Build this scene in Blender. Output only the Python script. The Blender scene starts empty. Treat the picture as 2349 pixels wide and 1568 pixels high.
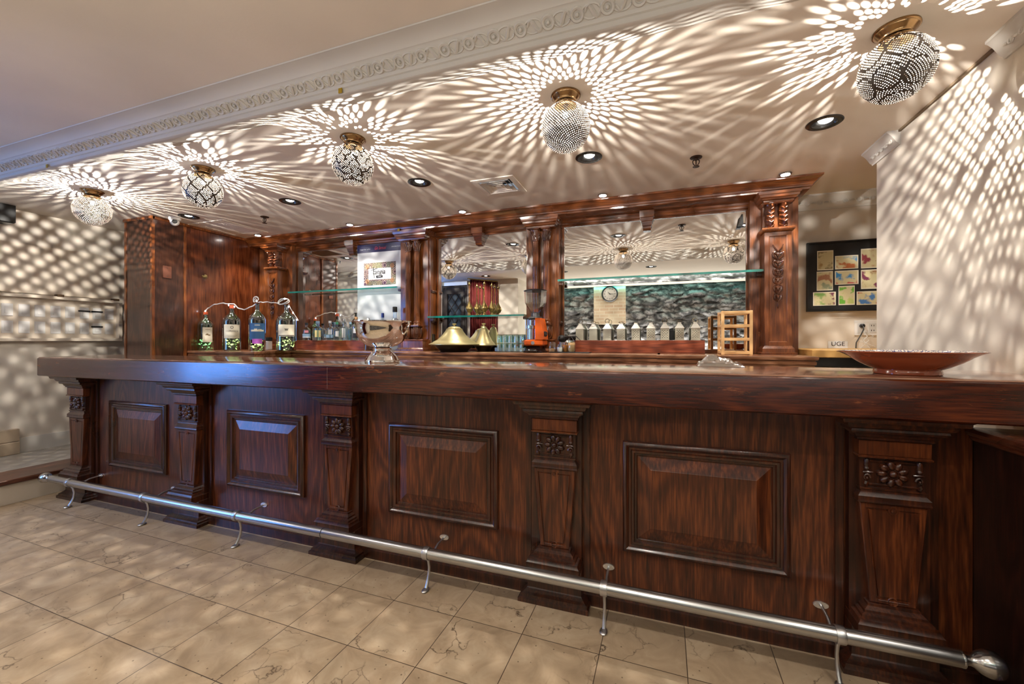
import bpy, bmesh, math, random
from mathutils import Vector, Matrix, noise
R = math.radians
PI = math.pi
random.seed(7)
sc = bpy.context.scene
col = sc.collection

# ------------------------------------------------------------------ camera, world, exposure
F = 943.0                      # focal length in pixels of the 2349 px wide frame
EYE = 1.25
YAW = 19.48
cd = bpy.data.cameras.new('camera'); cam = bpy.data.objects.new('camera', cd); col.objects.link(cam)
cam.location = (0, 0, EYE); cam.rotation_euler = (R(90), 0, R(YAW))
cd.sensor_width = 36; cd.lens = 36*F/2349; cd.shift_y = -4/2349; cd.clip_start = .02
sc.camera = cam
sc.view_settings.view_transform = 'Standard'; sc.view_settings.look = 'None'
sc.view_settings.exposure = EXPOSURE = 0.15; sc.view_settings.gamma = 1; sc.view_settings.use_curve_mapping = False
w = bpy.data.worlds.new('world'); sc.world = w; w.use_nodes = True
w.node_tree.nodes['Background'].inputs[0].default_value = (.75, .85, 1, 1)
w.node_tree.nodes['Background'].inputs[1].default_value = .3
cy = sc.cycles
cy.use_denoising = True
cy.max_bounces = 8; cy.diffuse_bounces = 4; cy.glossy_bounces = 5; cy.transmission_bounces = 6; cy.transparent_max_bounces = 12
cy.sample_clamp_indirect = 8; cy.caustics_reflective = False; cy.caustics_refractive = False

CEIL = 2.48                    # ceiling over the bar
HIGH = 2.481                   # ceiling of the room before the beam
GRID = [-4.39, -3.07, -1.75, -.435, .89]   # lamps, downlights and pucks share these lines

# ------------------------------------------------------------------ the lights of the room
WARM = (1, .80, .60); WHITE = (1, .93, .84)
def lamp_data(kind, name, power, color, **k):
    d = bpy.data.lights.new(name, kind); d.energy = power; d.color = color
    for a, v in k.items(): setattr(d, a, v)
    return d
def put_light(d, loc, rot=(0, 0, 0)):
    o = bpy.data.objects.new(d.name, d); col.objects.link(o); o.location = loc; o.rotation_euler = rot
    return o
L_GLOBE = lamp_data('POINT', 'globe_lamp_light', 92, (1, .94, .86), shadow_soft_size=.0024)
for x in GRID: put_light(L_GLOBE, (x, 2.04, CEIL-.10))
L_BAR = lamp_data('SPOT', 'bar_downlight_light', 30, WHITE, spot_size=R(100), spot_blend=.9, shadow_soft_size=.03)
for x in GRID: put_light(L_BAR, (x, 2.78, CEIL-.012))
L_PUCK = lamp_data('SPOT', 'puck_light', 34, WHITE, spot_size=R(98), spot_blend=.35, shadow_soft_size=.03)
put_light(L_BAR, (1.75, 3.72, CEIL-.012))  # extra unseen spot without a fitting, added to brighten the map wall
for x in GRID: put_light(L_PUCK, (x, 3.53, CEIL-.03))
ROOM_SPOTS = [(x, y) for x in (-4.6, -3.1, -1.6, -.1, 1.4) for y in (.5, -.85)]
L_ROOM = lamp_data('SPOT', 'room_downlight_light', 50, WHITE, spot_size=R(155), spot_blend=1, shadow_soft_size=.05)
for x, y in ROOM_SPOTS: put_light(L_ROOM, (x, y, HIGH-.012))
L_DAY = lamp_data('AREA', 'window_daylight', 50, (.15, .40, 1), shape='RECTANGLE', size=1.3, size_y=1.5)
put_light(L_DAY, (-5.66, -.55, 1.45), (R(90), 0, R(-90)))
L_FILL = lamp_data('AREA', 'stone_and_ceiling_fill', 110, (1, .97, .93), shape='RECTANGLE', size=6.8, size_y=.06)
put_light(L_FILL, (-1.2, -1.42, .9), (R(180), 0, 0))  # unseen uplight strip added to lift the room ceiling and the stone wall
L_TEAL = lamp_data('AREA', 'stone_wall_teal_strip', 11, (.05, .75, .68), shape='RECTANGLE', size=6.5, size_y=.04)
put_light(L_TEAL, (-1.2, -1.40, 2.42), (R(-12), 0, 0))

# ------------------------------------------------------------------ helpers
CT, ST = math.cos(R(YAW)), math.sin(R(YAW))
def ray(px, py):
    a, b = (px-1174.5)/F, (780-py)/F
    return a*CT-ST, CT+a*ST, b
def at(px, py, Y):
    dx, dy, b = ray(px, py); s = Y/dy
    return Vector((dx*s, Y, EYE+b*s))
def xat(px, Y): return at(px, 780, Y).x
def zat(px, py, Y): return at(px, py, Y).z
def mpp(px, Y): return Y/ray(px, 780)[1]/F       # metres per pixel there

def S(r, g, b):
    f = lambda c: (c/255/12.92) if c <= 10 else ((c/255+.055)/1.055)**2.4
    return (f(r), f(g), f(b), 1)

class MB:
    """collects shapes in world coordinates, builds one mesh object"""
    def __init__(s): s.v = []; s.f = []
    def add(s, vs, fs):
        n = len(s.v); s.v += [tuple(v) for v in vs]; s.f += [tuple(i+n for i in f) for f in fs]; return s
    def box(s, x0, x1, y0, y1, z0, z1, c=0):
        if c <= 0:
            return s.add([(x0,y0,z0),(x1,y0,z0),(x1,y1,z0),(x0,y1,z0),(x0,y0,z1),(x1,y0,z1),(x1,y1,z1),(x0,y1,z1)],
                         [(3,2,1,0),(4,5,6,7),(0,1,5,4),(1,2,6,5),(2,3,7,6),(3,0,4,7)])
        c = min(c, (x1-x0)*.45, (y1-y0)*.45, (z1-z0)*.45)
        return s.loops([[(x0+d,y0+d,z),(x1-d,y0+d,z),(x1-d,y1-d,z),(x0+d,y1-d,z)] for z, d in ((z0,c),(z0+c,0),(z1-c,0),(z1,c))])
    def loops(s, L, cap0=True, cap1=True, closed=True):
        n = len(L[0]); vs = [p for l in L for p in l]; fs = []
        for i in range(len(L)-1):
            for j in range(n if closed else n-1):
                k = (j+1) % n
                fs.append((i*n+j, i*n+k, (i+1)*n+k, (i+1)*n+j))
        if cap0: fs.append(tuple(range(n-1, -1, -1)))
        if cap1: fs.append(tuple((len(L)-1)*n+j for j in range(n)))
        return s.add(vs, fs)
    def stack(s, x0, x1, yf, yb, zp, left=1, right=1):
        """moulded block: (z, projection) steps round the front and both sides"""
        return s.loops([[(x0-p*left, yf-p, z), (x1+p*right, yf-p, z), (x1+p*right, yb, z), (x0-p*left, yb, z)] for z, p in zp])
    def frame(s, x0, x1, z0, z1, prof, cap=True):
        """mitred frame on a wall facing -y: profile of (inset, y)"""
        return s.loops([[(x0+d, y, z0+d), (x1-d, y, z0+d), (x1-d, y, z1-d), (x0+d, y, z1-d)] for d, y in prof], cap0=False, cap1=cap)
    def prism_x(s, prof, x0, x1):
        n = len(prof)
        return s.loops([[(x0, y, z) for y, z in prof], [(x1, y, z) for y, z in prof]])
    def prism_y(s, prof, y0, y1):
        return s.loops([[(x, y0, z) for x, z in prof], [(x, y1, z) for x, z in prof]])
    def lathe(s, c, prof, n=24, cap0=True, cap1=True, fn=None, axis='z'):
        L = []
        for r, z in prof:
            l = []
            for j in range(n):
                t = 2*PI*j/n; q = r*(fn(t, z) if fn else 1)
                u, v = q*math.cos(t), q*math.sin(t)
                if axis == 'z': l.append((c[0]+u, c[1]+v, c[2]+z))
                elif axis == 'y': l.append((c[0]+u, c[1]+z, c[2]+v))
                else: l.append((c[0]+z, c[1]+u, c[2]+v))
            L.append(l)
        return s.loops(L, cap0 and prof[0][0] > 1e-6 or cap0, cap1)
    def tube(s, pts, r, n=8, cap=True):
        pts = [Vector(p) for p in pts]; L = []; up = None
        for i, p in enumerate(pts):
            d = (pts[min(i+1, len(pts)-1)]-pts[max(i-1, 0)]).normalized()
            if up is None:
                up = Vector((0,0,1)) if abs(d.z) < .9 else Vector((1,0,0))
            a = d.cross(up).normalized(); up = a.cross(d).normalized()
            q = r[i] if isinstance(r, (list, tuple)) else r
            L.append([p+(a*math.cos(2*PI*j/n)+up*math.sin(2*PI*j/n))*q for j in range(n)])
        return s.loops(L, cap, cap)
    def ball(s, c, r, n=12, m=8):
        rx, ry, rz = r if isinstance(r, (tuple, list)) else (r, r, r)
        L = []
        for i in range(m+1):
            t = PI*i/m; q = max(math.sin(t), .02)
            L.append([(c[0]+rx*q*math.cos(2*PI*j/n), c[1]+ry*q*math.sin(2*PI*j/n), c[2]-rz*math.cos(t)) for j in range(n)])
        return s.loops(L)
    def torus(s, c, R0, r, n=24, m=8, axis='z', tilt=None):
        vs = []; fs = []
        for i in range(n):
            for j in range(m):
                t, u = 2*PI*i/n, 2*PI*j/m
                q = R0+r*math.cos(u); p = Vector((q*math.cos(t), q*math.sin(t), r*math.sin(u)))
                if axis == 'y': p = Vector((p.x, p.z, p.y))
                elif axis == 'x': p = Vector((p.z, p.x, p.y))
                if tilt is not None: p = tilt @ p
                vs.append(p+Vector(c))
                fs.append((i*m+j, ((i+1) % n)*m+j, ((i+1) % n)*m+(j+1) % m, i*m+(j+1) % m))
        return s.add(vs, fs)
    def map(s, fn):
        s.v = [tuple(fn(Vector(p))) for p in s.v]; return s
    def build(s, name, mat, parent=None, smooth=35, at=None):
        o = bpy.data.objects.new(name, bpy.data.meshes.new(name))
        off = Vector(at) if at is not None else (base(parent) if parent is not None else Vector((0,0,0)))
        o.data.from_pydata([tuple(Vector(p)-off) for p in s.v], [], s.f)
        bm = bmesh.new(); bm.from_mesh(o.data); bmesh.ops.recalc_face_normals(bm, faces=bm.faces[:]); bm.to_mesh(o.data); bm.free()
        o.data.materials.append(mat)
        if smooth:
            o.data.polygons.foreach_set('use_smooth', [True]*len(o.data.polygons))
            o.data.set_sharp_from_angle(angle=R(smooth))
        col.objects.link(o)
        if parent is not None: o.parent = parent
        elif at is not None: o.location = at
        return o
def base(o):
    v = Vector((0,0,0))
    while o is not None: v = v+Vector(o.location); o = o.parent
    return v
def tag(o, label, cat, group=None, kind=None):
    if label: o['label'] = label
    if cat: o['category'] = cat
    if group: o['group'] = group
    if kind: o['kind'] = kind
    return o
def thing(name, label, cat, loc, group=None):
    o = bpy.data.objects.new(name, None); col.objects.link(o); o.location = loc; o.empty_display_size = .05
    return tag(o, label, cat, group)
def struct(o): o['kind'] = 'structure'; return o
def dup(root, loc=None, label=None, parent=None, rotz=None):
    r = root.copy(); col.objects.link(r)
    if parent is not None: r.parent = parent
    if loc is not None: r.location = loc
    if rotz is not None: r.rotation_euler = (0, 0, rotz)
    if label: r['label'] = label
    for ch in list(root.children): dup(ch, parent=r)
    return r
def mesh_dup(o, parent): return dup(o, parent=parent)

def text_geo(body, size, extr=0):
    cu = bpy.data.curves.new('lettering', 'FONT'); cu.body = body; cu.size = size; cu.align_x = 'CENTER'; cu.align_y = 'CENTER'
    cu.resolution_u = 3; cu.extrude = extr
    o = bpy.data.objects.new('lettering', cu); col.objects.link(o)
    me = o.evaluated_get(bpy.context.evaluated_depsgraph_get()).to_mesh()
    g = ([tuple(v.co) for v in me.vertices], [tuple(p.vertices) for p in me.polygons])
    bpy.data.objects.remove(o); bpy.data.curves.remove(cu)
    return g
TEXTS = {}
for b in ('Gin Sensual', 'bringing it closer · gin & co', 'spirits, bitters & more', 'tangia', 'CAFE', 'COPRAREGI', 'UGE',
          'I', 'II', 'III', 'IV', 'V', 'VI', 'VII', 'VIII', 'IX', 'X', 'XI', 'XII'):
    TEXTS[b] = text_geo(b, 1)
def text(mb, body, size, fn, sx=1, shear=0):
    vs, fs = TEXTS[body]
    return mb.add([fn((x*sx+y*shear)*size, y*size) for x, y, z in vs], fs)

# ------------------------------------------------------------------ materials
MATS = {}
def mat(name):
    m = bpy.data.materials.new(name); m.use_nodes = True; t = m.node_tree
    return m, t, t.nodes, t.links, t.nodes['Principled BSDF']
def plain(name, c, rough=.5, metal=0, coat=0, spec=.5, emit=None, estr=0, vary=0):
    if name in MATS: return MATS[name]
    m, t, N, L, p = mat(name)
    p.inputs['Base Color'].default_value = c; p.inputs['Roughness'].default_value = rough; p.inputs['Metallic'].default_value = metal
    p.inputs['Coat Weight'].default_value = coat; p.inputs['Specular IOR Level'].default_value = spec
    if emit: p.inputs['Emission Color'].default_value = emit; p.inputs['Emission Strength'].default_value = estr
    if vary:
        g = N.new('ShaderNodeNewGeometry'); n = N.new('ShaderNodeTexNoise'); n.inputs['Scale'].default_value = 14; n.inputs['Detail'].default_value = 5
        mx = N.new('ShaderNodeMix'); mx.data_type = 'RGBA'
        L.new(g.outputs['Position'], n.inputs['Vector']); L.new(n.outputs['Fac'], mx.inputs['Factor'])
        mx.inputs['A'].default_value = tuple(min(1, x*(1-vary)) for x in c[:3])+(1,); mx.inputs['B'].default_value = tuple(min(1, x*(1+vary)) for x in c[:3])+(1,)
        L.new(mx.outputs['Result'], p.inputs['Base Color'])
    MATS[name] = m; return m
def ramp(N, stops):
    r = N.new('ShaderNodeValToRGB'); e = r.color_ramp.elements
    while len(e) < len(stops): e.new(.5)
    for q, (pos, c) in zip(e, stops): q.position = pos; q.color = c
    return r
def wood(name, dark, mid, light, grain='z', rough=.3, coat=.25, size=1, wear=0):
    if name in MATS: return MATS[name]
    m, t, N, L, p = mat(name)
    g = N.new('ShaderNodeNewGeometry'); mp = N.new('ShaderNodeMapping')
    k = {'x': (.06, 1, 1), 'z': (1, 1, .06), 'y': (1, .06, 1)}[grain]
    mp.inputs['Scale'].default_value = tuple(x*size for x in k)
    L.new(g.outputs['Position'], mp.inputs['Vector'])
    n1 = N.new('ShaderNodeTexNoise'); n1.inputs['Scale'].default_value = 3.4; n1.inputs['Detail'].default_value = 2; n1.inputs['Distortion'].default_value = .5
    mf = N.new('ShaderNodeMapping'); mf.inputs['Scale'].default_value = tuple(max(x, .16)*size for x in k); L.new(g.outputs['Position'], mf.inputs['Vector'])
    L.new(mf.outputs['Vector'], n1.inputs['Vector'])
    # cathedral figure: rings of the slow noise
    mu = N.new('ShaderNodeMath'); mu.operation = 'MULTIPLY'; mu.inputs[1].default_value = 95
    si = N.new('ShaderNodeMath'); si.operation = 'SINE'
    L.new(n1.outputs['Fac'], mu.inputs[0]); L.new(mu.outputs[0], si.inputs[0])
    n2 = N.new('ShaderNodeTexNoise'); n2.inputs['Scale'].default_value = 130; n2.inputs['Detail'].default_value = 3
    L.new(mp.outputs['Vector'], n2.inputs['Vector'])
    ma = N.new('ShaderNodeMath'); ma.operation = 'MULTIPLY_ADD'; ma.inputs[1].default_value = .105
    L.new(si.outputs[0], ma.inputs[0]); L.new(n2.outputs['Fac'], ma.inputs[2])
    r = ramp(N, [(.2, dark), (.5, mid), (.82, light)])
    L.new(ma.outputs[0], r.inputs['Fac'])
    n3 = N.new('ShaderNodeTexNoise'); n3.inputs['Scale'].default_value = 2.2; n3.inputs['Detail'].default_value = 3
    L.new(g.outputs['Position'], n3.inputs['Vector'])
    r3 = ramp(N, [(.3, (.76, .74, .72, 1)), (.7, (1.18, 1.18, 1.18, 1))])
    L.new(n3.outputs['Fac'], r3.inputs['Fac'])
    mx = N.new('ShaderNodeMix'); mx.data_type = 'RGBA'; mx.blend_type = 'MULTIPLY'; mx.inputs['Factor'].default_value = 1
    L.new(r.outputs['Color'], mx.inputs['A']); L.new(r3.outputs['Color'], mx.inputs['B'])
    last = mx.outputs['Result']
    if wear:
        n4 = N.new('ShaderNodeTexNoise'); n4.inputs['Scale'].default_value = 9; n4.inputs['Detail'].default_value = 8; n4.inputs['Roughness'].default_value = .75
        m4 = N.new('ShaderNodeMapping'); m4.inputs['Scale'].default_value = (.5, 1, 2)
        L.new(g.outputs['Position'], m4.inputs['Vector']); L.new(m4.outputs['Vector'], n4.inputs['Vector'])
        r4 = ramp(N, [(.615, (0, 0, 0, 1)), (.66, (wear, wear, wear, 1))]); L.new(n4.outputs['Fac'], r4.inputs['Fac'])
        m5 = N.new('ShaderNodeMix'); m5.data_type = 'RGBA'; L.new(r4.outputs['Color'], m5.inputs['Factor']); L.new(last, m5.inputs['A']); m5.inputs['B'].default_value = S(150, 84, 44)
        last = m5.outputs['Result']
    L.new(last, p.inputs['Base Color'])
    rr = N.new('ShaderNodeMapRange'); rr.inputs['To Min'].default_value = rough-.07; rr.inputs['To Max'].default_value = rough+.12
    L.new(n3.outputs['Fac'], rr.inputs['Value']); L.new(rr.outputs['Result'], p.inputs['Roughness'])
    p.inputs['Coat Weight'].default_value = coat; p.inputs['Coat Roughness'].default_value = .12
    b = N.new('ShaderNodeBump'); b.inputs['Strength'].default_value = .06; b.inputs['Distance'].default_value = .003
    L.new(ma.outputs[0], b.inputs['Height']); L.new(b.outputs['Normal'], p.inputs['Normal'])
    MATS[name] = m; return m
def thin_glass(name, tint, refl=.12, rough=.02):
    if name in MATS: return MATS[name]
    m, t, N, L, p = mat(name); N.remove(p)
    tr = N.new('ShaderNodeBsdfTransparent'); tr.inputs[0].default_value = tint
    gl = N.new('ShaderNodeBsdfGlossy'); gl.inputs['Color'].default_value = (1, 1, 1, 1); gl.inputs['Roughness'].default_value = rough
    fr = N.new('ShaderNodeLayerWeight'); fr.inputs['Blend'].default_value = .35
    mr = N.new('ShaderNodeMapRange'); mr.inputs['To Min'].default_value = refl*.5; mr.inputs['To Max'].default_value = min(1, refl*6)
    L.new(fr.outputs['Facing'], mr.inputs['Value'])
    mx = N.new('ShaderNodeMixShader'); L.new(mr.outputs['Result'], mx.inputs[0]); L.new(tr.outputs[0], mx.inputs[1]); L.new(gl.outputs[0], mx.inputs[2])
    L.new(mx.outputs[0], N['Material Output'].inputs['Surface'])
    MATS[name] = m; return m

M_BAR = wood('dark_mahogany', S(36, 13, 5), S(78, 35, 15), S(124, 66, 32), 'z', .30, .18)
M_BARX = wood('dark_mahogany_apron', S(30, 9, 3), S(66, 25, 9), S(100, 45, 18), 'x', .2, .35, wear=.6)
M_TOP = wood('polished_bar_top', S(116, 80, 62), S(146, 108, 88), S(164, 126, 104), 'x', .12, .8)
M_CARVE = wood('carved_mahogany', S(26, 10, 4), S(56, 24, 11), S(90, 45, 22), 'z', .28, .3)
M_AMBER_W = wood('amber_mahogany', S(50, 20, 8), S(90, 42, 16), S(116, 62, 27), 'z', .3, .2)
M_SIDE = wood('side_counter_mahogany', S(16, 7, 4), S(36, 16, 9), S(58, 28, 16), 'z', .35, .15)
M_PARTD = wood('shaded_partition_veneer', S(40, 20, 12), S(66, 36, 22), S(90, 53, 35), 'z', .3, .3)  # partition veneer copied darker: its shade is put into the colour
M_BACK = wood('back_bar_mahogany', S(74, 36, 14), S(116, 62, 26), S(148, 88, 42), 'z', .28, .4)
M_BACKX = wood('cornice_mahogany', S(66, 32, 12), S(104, 54, 22), S(134, 76, 36), 'x', .24, .5)
M_PART = wood('partition_veneer', S(60, 26, 12), S(92, 44, 22), S(118, 64, 35), 'z', .22, .5, size=.7)
M_RISER = wood('red_oak_board', S(84, 36, 19), S(134, 64, 36), S(162, 86, 52), 'x', .4, .1)
M_PINE = plain('pine_slat', S(226, 182, 124), .55, vary=.12)
M_LEDGE = plain('honey_pine_ledge', S(206, 160, 92), .45, vary=.18)
M_DARK = plain('black_plastic', S(14, 14, 15), .35)
M_MATTE = plain('black_joint_recess_shade', S(10, 9, 8), .8)  # black of the rail joint; elsewhere it paints the shade inside recesses
M_STEEL = plain('brushed_steel', (.47, .47, .47, 1), .26, 1, vary=.12)
M_CHROME = plain('polished_chrome', (.86, .84, .82, 1), .05, 1)
M_BRASS = plain('aged_brass', S(164, 144, 92), .34, 1, vary=.18)
M_BRASSP = plain('satin_brass', S(214, 200, 148), .38, .75, vary=.08)
M_CANOPY = plain('antique_brass_canopy', S(150, 120, 84), .22, 1, vary=.1)
M_GLOBE = plain('pierced_nickel', S(62, 54, 46), .45, .35)
M_WHITE = plain('white_plastic', S(226, 224, 220), .35)
M_PAPER = plain('cream_paper', S(232, 226, 204), .7)
M_BLACKINK = plain('black_ink', S(20, 18, 18), .6)
M_MIRROR = plain('silvered_mirror', (.90, .92, .91, 1), .004, 1)
M_GLASS = thin_glass('clear_glass', (.90, .96, .95, 1), .14)
M_SHELF = thin_glass('shelf_glass', (.80, .93, .90, 1), .16)
M_EDGE = plain('green_glass_edge', S(20, 128, 116), .1, 0, 1, spec=.8)
M_GREEN = thin_glass('green_bottle_glass', (.16, .5, .22, 1), .22)
M_DGREEN = thin_glass('dark_bottle_glass', (.045, .075, .035, 1), .22)
def emis(name, c, s): return plain(name, (0.02, .02, .02, 1), .5, emit=c, estr=s)
def glow_glass(name, c, s):
    m, t, N, L, p = mat(name); N.remove(p)
    tr = N.new('ShaderNodeBsdfTransparent'); em = N.new('ShaderNodeEmission'); em.inputs[0].default_value = c; em.inputs[1].default_value = s
    ad = N.new('ShaderNodeAddShader'); L.new(tr.outputs[0], ad.inputs[0]); L.new(em.outputs[0], ad.inputs[1]); L.new(ad.outputs[0], N['Material Output'].inputs['Surface'])
    MATS[name] = m; return m
M_BULB = glow_glass('glowing_bulb', (1, .93, .82, 1), 20)
M_LED = emis('downlight_lens', (1, .95, .88, 1), 9)
M_PUCK = emis('puck_lens', (1, .96, .9, 1), 40)
M_FAIRY = emis('fairy_bulb', (.88, .92, 1, 1), 14)

def plaster(name, c, bump=.1, scale=90, vary=.06):
    m, t, N, L, p = mat(name)
    g = N.new('ShaderNodeNewGeometry'); n = N.new('ShaderNodeTexNoise'); n.inputs['Scale'].default_value = 1.6; n.inputs['Detail'].default_value = 5
    L.new(g.outputs['Position'], n.inputs['Vector'])
    r = ramp(N, [(.3, tuple(x*(1-vary) for x in c[:3])+(1,)), (.7, tuple(min(1, x*(1+vary)) for x in c[:3])+(1,))])
    L.new(n.outputs['Fac'], r.inputs['Fac']); L.new(r.outputs['Color'], p.inputs['Base Color'])
    n2 = N.new('ShaderNodeTexNoise'); n2.inputs['Scale'].default_value = scale; n2.inputs['Detail'].default_value = 3
    L.new(g.outputs['Position'], n2.inputs['Vector'])
    b = N.new('ShaderNodeBump'); b.inputs['Strength'].default_value = bump; b.inputs['Distance'].default_value = .003
    L.new(n2.outputs['Fac'], b.inputs['Height']); L.new(b.outputs['Normal'], p.inputs['Normal'])
    p.inputs['Roughness'].default_value = .7; p.inputs['Specular IOR Level'].default_value = .25
    MATS[name] = m; return m
M_CEIL = plaster('ceiling_plaster', S(230, 220, 206))
M_WALL = plaster('wall_plaster', S(216, 207, 193))
M_TRIM = plaster('moulding_plaster', S(206, 202, 194), .05, 60)

def floor_mat():
    m, t, N, L, p = mat('marble_tiles')
    g = N.new('ShaderNodeNewGeometry')
    mp = N.new('ShaderNodeMapping'); mp.inputs['Rotation'].default_value = (0, 0, R(.9)); L.new(g.outputs['Position'], mp.inputs['Vector'])
    sp = N.new('ShaderNodeSeparateXYZ'); L.new(mp.outputs['Vector'], sp.inputs['Vector'])
    def line(sock, off, per):
        a = N.new('ShaderNodeMath'); a.operation = 'SUBTRACT'; a.inputs[1].default_value = off; L.new(sock, a.inputs[0])
        d = N.new('ShaderNodeMath'); d.operation = 'DIVIDE'; d.inputs[1].default_value = per; L.new(a.outputs[0], d.inputs[0])
        fl = N.new('ShaderNodeMath'); fl.operation = 'FLOOR'; L.new(d.outputs[0], fl.inputs[0])
        fr = N.new('ShaderNodeMath'); fr.operation = 'FRACT'; L.new(d.outputs[0], fr.inputs[0])
        pp = N.new('ShaderNodeMath'); pp.operation = 'PINGPONG'; pp.inputs[1].default_value = .5; L.new(d.outputs[0], pp.inputs[0])
        lt = N.new('ShaderNodeMath'); lt.operation = 'LESS_THAN'; lt.inputs[1].default_value = .0016/per; L.new(pp.outputs[0], lt.inputs[0])
        return fl.outputs[0], lt.outputs[0]
    fx, lx = line(sp.outputs['X'], -1.545, .325)
    fy, ly = line(sp.outputs['Y'], 1.345, .31)
    cm = N.new('ShaderNodeCombineXYZ'); L.new(fx, cm.inputs[0]); L.new(fy, cm.inputs[1])
    wn = N.new('ShaderNodeTexWhiteNoise'); wn.noise_dimensions = '3D'; L.new(cm.outputs[0], wn.inputs['Vector'])
    # each tile cut from another place in the block
    va = N.new('ShaderNodeVectorMath'); va.operation = 'MULTIPLY_ADD'; va.inputs[1].default_value = (5, 5, 5)
    L.new(wn.outputs['Color'], va.inputs[0]); L.new(g.outputs['Position'], va.inputs[2])
    n1 = N.new('ShaderNodeTexNoise'); n1.inputs['Scale'].default_value = 7; n1.inputs['Detail'].default_value = 7; n1.inputs['Roughness'].default_value = .62; n1.inputs['Distortion'].default_value = .8
    L.new(va.outputs[0], n1.inputs['Vector'])
    r1 = ramp(N, [(.25, S(142, 121, 97)), (.5, S(167, 145, 118)), (.78, S(187, 168, 141))]); L.new(n1.outputs['Fac'], r1.inputs['Fac'])
    # veins and cracks
    n0 = N.new('ShaderNodeTexNoise'); n0.inputs['Scale'].default_value = 5; n0.inputs['Detail'].default_value = 5; L.new(va.outputs[0], n0.inputs['Vector'])
    vd = N.new('ShaderNodeVectorMath'); vd.operation = 'MULTIPLY_ADD'; vd.inputs[1].default_value = (.35, .35, .35); L.new(n0.outputs['Color'], vd.inputs[0]); L.new(va.outputs[0], vd.inputs[2])
    vo = N.new('ShaderNodeTexVoronoi'); vo.feature = 'DISTANCE_TO_EDGE'; vo.inputs['Scale'].default_value = 5.5; L.new(vd.outputs[0], vo.inputs['Vector'])
    r2 = ramp(N, [(0, (1, 1, 1, 1)), (.012, (.35, .35, .35, 1)), (.03, (0, 0, 0, 1))]); L.new(vo.outputs['Distance'], r2.inputs['Fac'])
    n3 = N.new('ShaderNodeTexNoise'); n3.inputs['Scale'].default_value = 3.5; n3.inputs['Detail'].default_value = 2; L.new(va.outputs[0], n3.inputs['Vector'])
    r3 = ramp(N, [(.5, (0, 0, 0, 1)), (.66, (1, 1, 1, 1))]); L.new(n3.outputs['Fac'], r3.inputs['Fac'])
    mm = N.new('ShaderNodeMath'); mm.operation = 'MULTIPLY'; L.new(r2.outputs['Color'], mm.inputs[0]); L.new(r3.outputs['Color'], mm.inputs[1])
    m2 = N.new('ShaderNodeMix'); m2.data_type = 'RGBA'; L.new(mm.outputs[0], m2.inputs['Factor']); L.new(r1.outputs['Color'], m2.inputs['A']); m2.inputs['B'].default_value = S(70, 52, 38)
    # pits
    v2 = N.new('ShaderNodeTexVoronoi'); v2.inputs['Scale'].default_value = 26; L.new(va.outputs[0], v2.inputs['Vector'])
    r4 = ramp(N, [(.05, (.8, .8, .8, 1)), (.11, (0, 0, 0, 1))]); L.new(v2.outputs['Distance'], r4.inputs['Fac'])
    m3 = N.new('ShaderNodeMix'); m3.data_type = 'RGBA'; L.new(r4.outputs['Color'], m3.inputs['Factor']); L.new(m2.outputs['Result'], m3.inputs['A']); m3.inputs['B'].default_value = S(80, 60, 44)
    # tone per tile
    sv = N.new('ShaderNodeMapRange'); sv.inputs['To Min'].default_value = .92; sv.inputs['To Max'].default_value = 1.05; L.new(wn.outputs['Value'], sv.inputs['Value'])
    m4 = N.new('ShaderNodeVectorMath'); m4.operation = 'SCALE'; L.new(m3.outputs['Result'], m4.inputs[0]); L.new(sv.outputs['Result'], m4.inputs['Scale'])
    mxl = N.new('ShaderNodeMath'); mxl.operation = 'MAXIMUM'; L.new(lx, mxl.inputs[0]); L.new(ly, mxl.inputs[1])
    m5 = N.new('ShaderNodeMix'); m5.data_type = 'RGBA'; L.new(mxl.outputs[0], m5.inputs['Factor']); L.new(m4.outputs[0], m5.inputs['A']); m5.inputs['B'].default_value = S(66, 52, 40)
    L.new(m5.outputs['Result'], p.inputs['Base Color'])
    rr = N.new('ShaderNodeMapRange'); rr.inputs['To Min'].default_value = .3; rr.inputs['To Max'].default_value = .5; L.new(n1.outputs['Fac'], rr.inputs['Value']); L.new(rr.outputs['Result'], p.inputs['Roughness'])
    return m
M_FLOOR = floor_mat()
# ================================================================== the room
def holed(mb, xs, ys, holes, z):
    """flat sheet at height z with rectangular holes (x0,x1,y0,y1)"""
    X = sorted(set(list(xs)+[q for h in holes for q in h[:2]])); Y = sorted(set(list(ys)+[q for h in holes for q in h[2:]]))
    for i in range(len(X)-1):
        for j in range(len(Y)-1):
            cx, cyy = (X[i]+X[i+1])/2, (Y[j]+Y[j+1])/2
            if any(h[0] < cx < h[1] and h[2] < cyy < h[3] for h in holes): continue
            mb.add([(X[i],Y[j],z),(X[i+1],Y[j],z),(X[i+1],Y[j+1],z),(X[i],Y[j+1],z)], [(0,1,2,3)])
    return mb
XL, XR, YB, YS = -5.7, 1.34, 4.2, -1.6         # left wall, right pier face, wall behind the bar, stone wall
VENT = (-1.19, 3.06, .17)
mb = MB(); mb.box(XL-.2, 3.2, YS-.2, YB+.1, -.1, 0)
struct(mb.build('floor', M_FLOOR, smooth=0))
bar_holes = [(x-.058, x+.058, 2.78-.058, 2.78+.058) for x in GRID]+[(VENT[0]-.13, VENT[0]+.13, VENT[1]-.13, VENT[1]+.13)]
mb = MB()
holed(mb, (XL-.1, 3.2), (1.60, YB+.1), bar_holes, CEIL)
o = mb.build('ceiling', M_CEIL, smooth=0); struct(o)
mb = MB(); holed(mb, (XL-.1, 3.2), (YS-.1, 1.60), [(x-.058, x+.058, y-.058, y+.058) for x, y in ROOM_SPOTS], HIGH)
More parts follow.
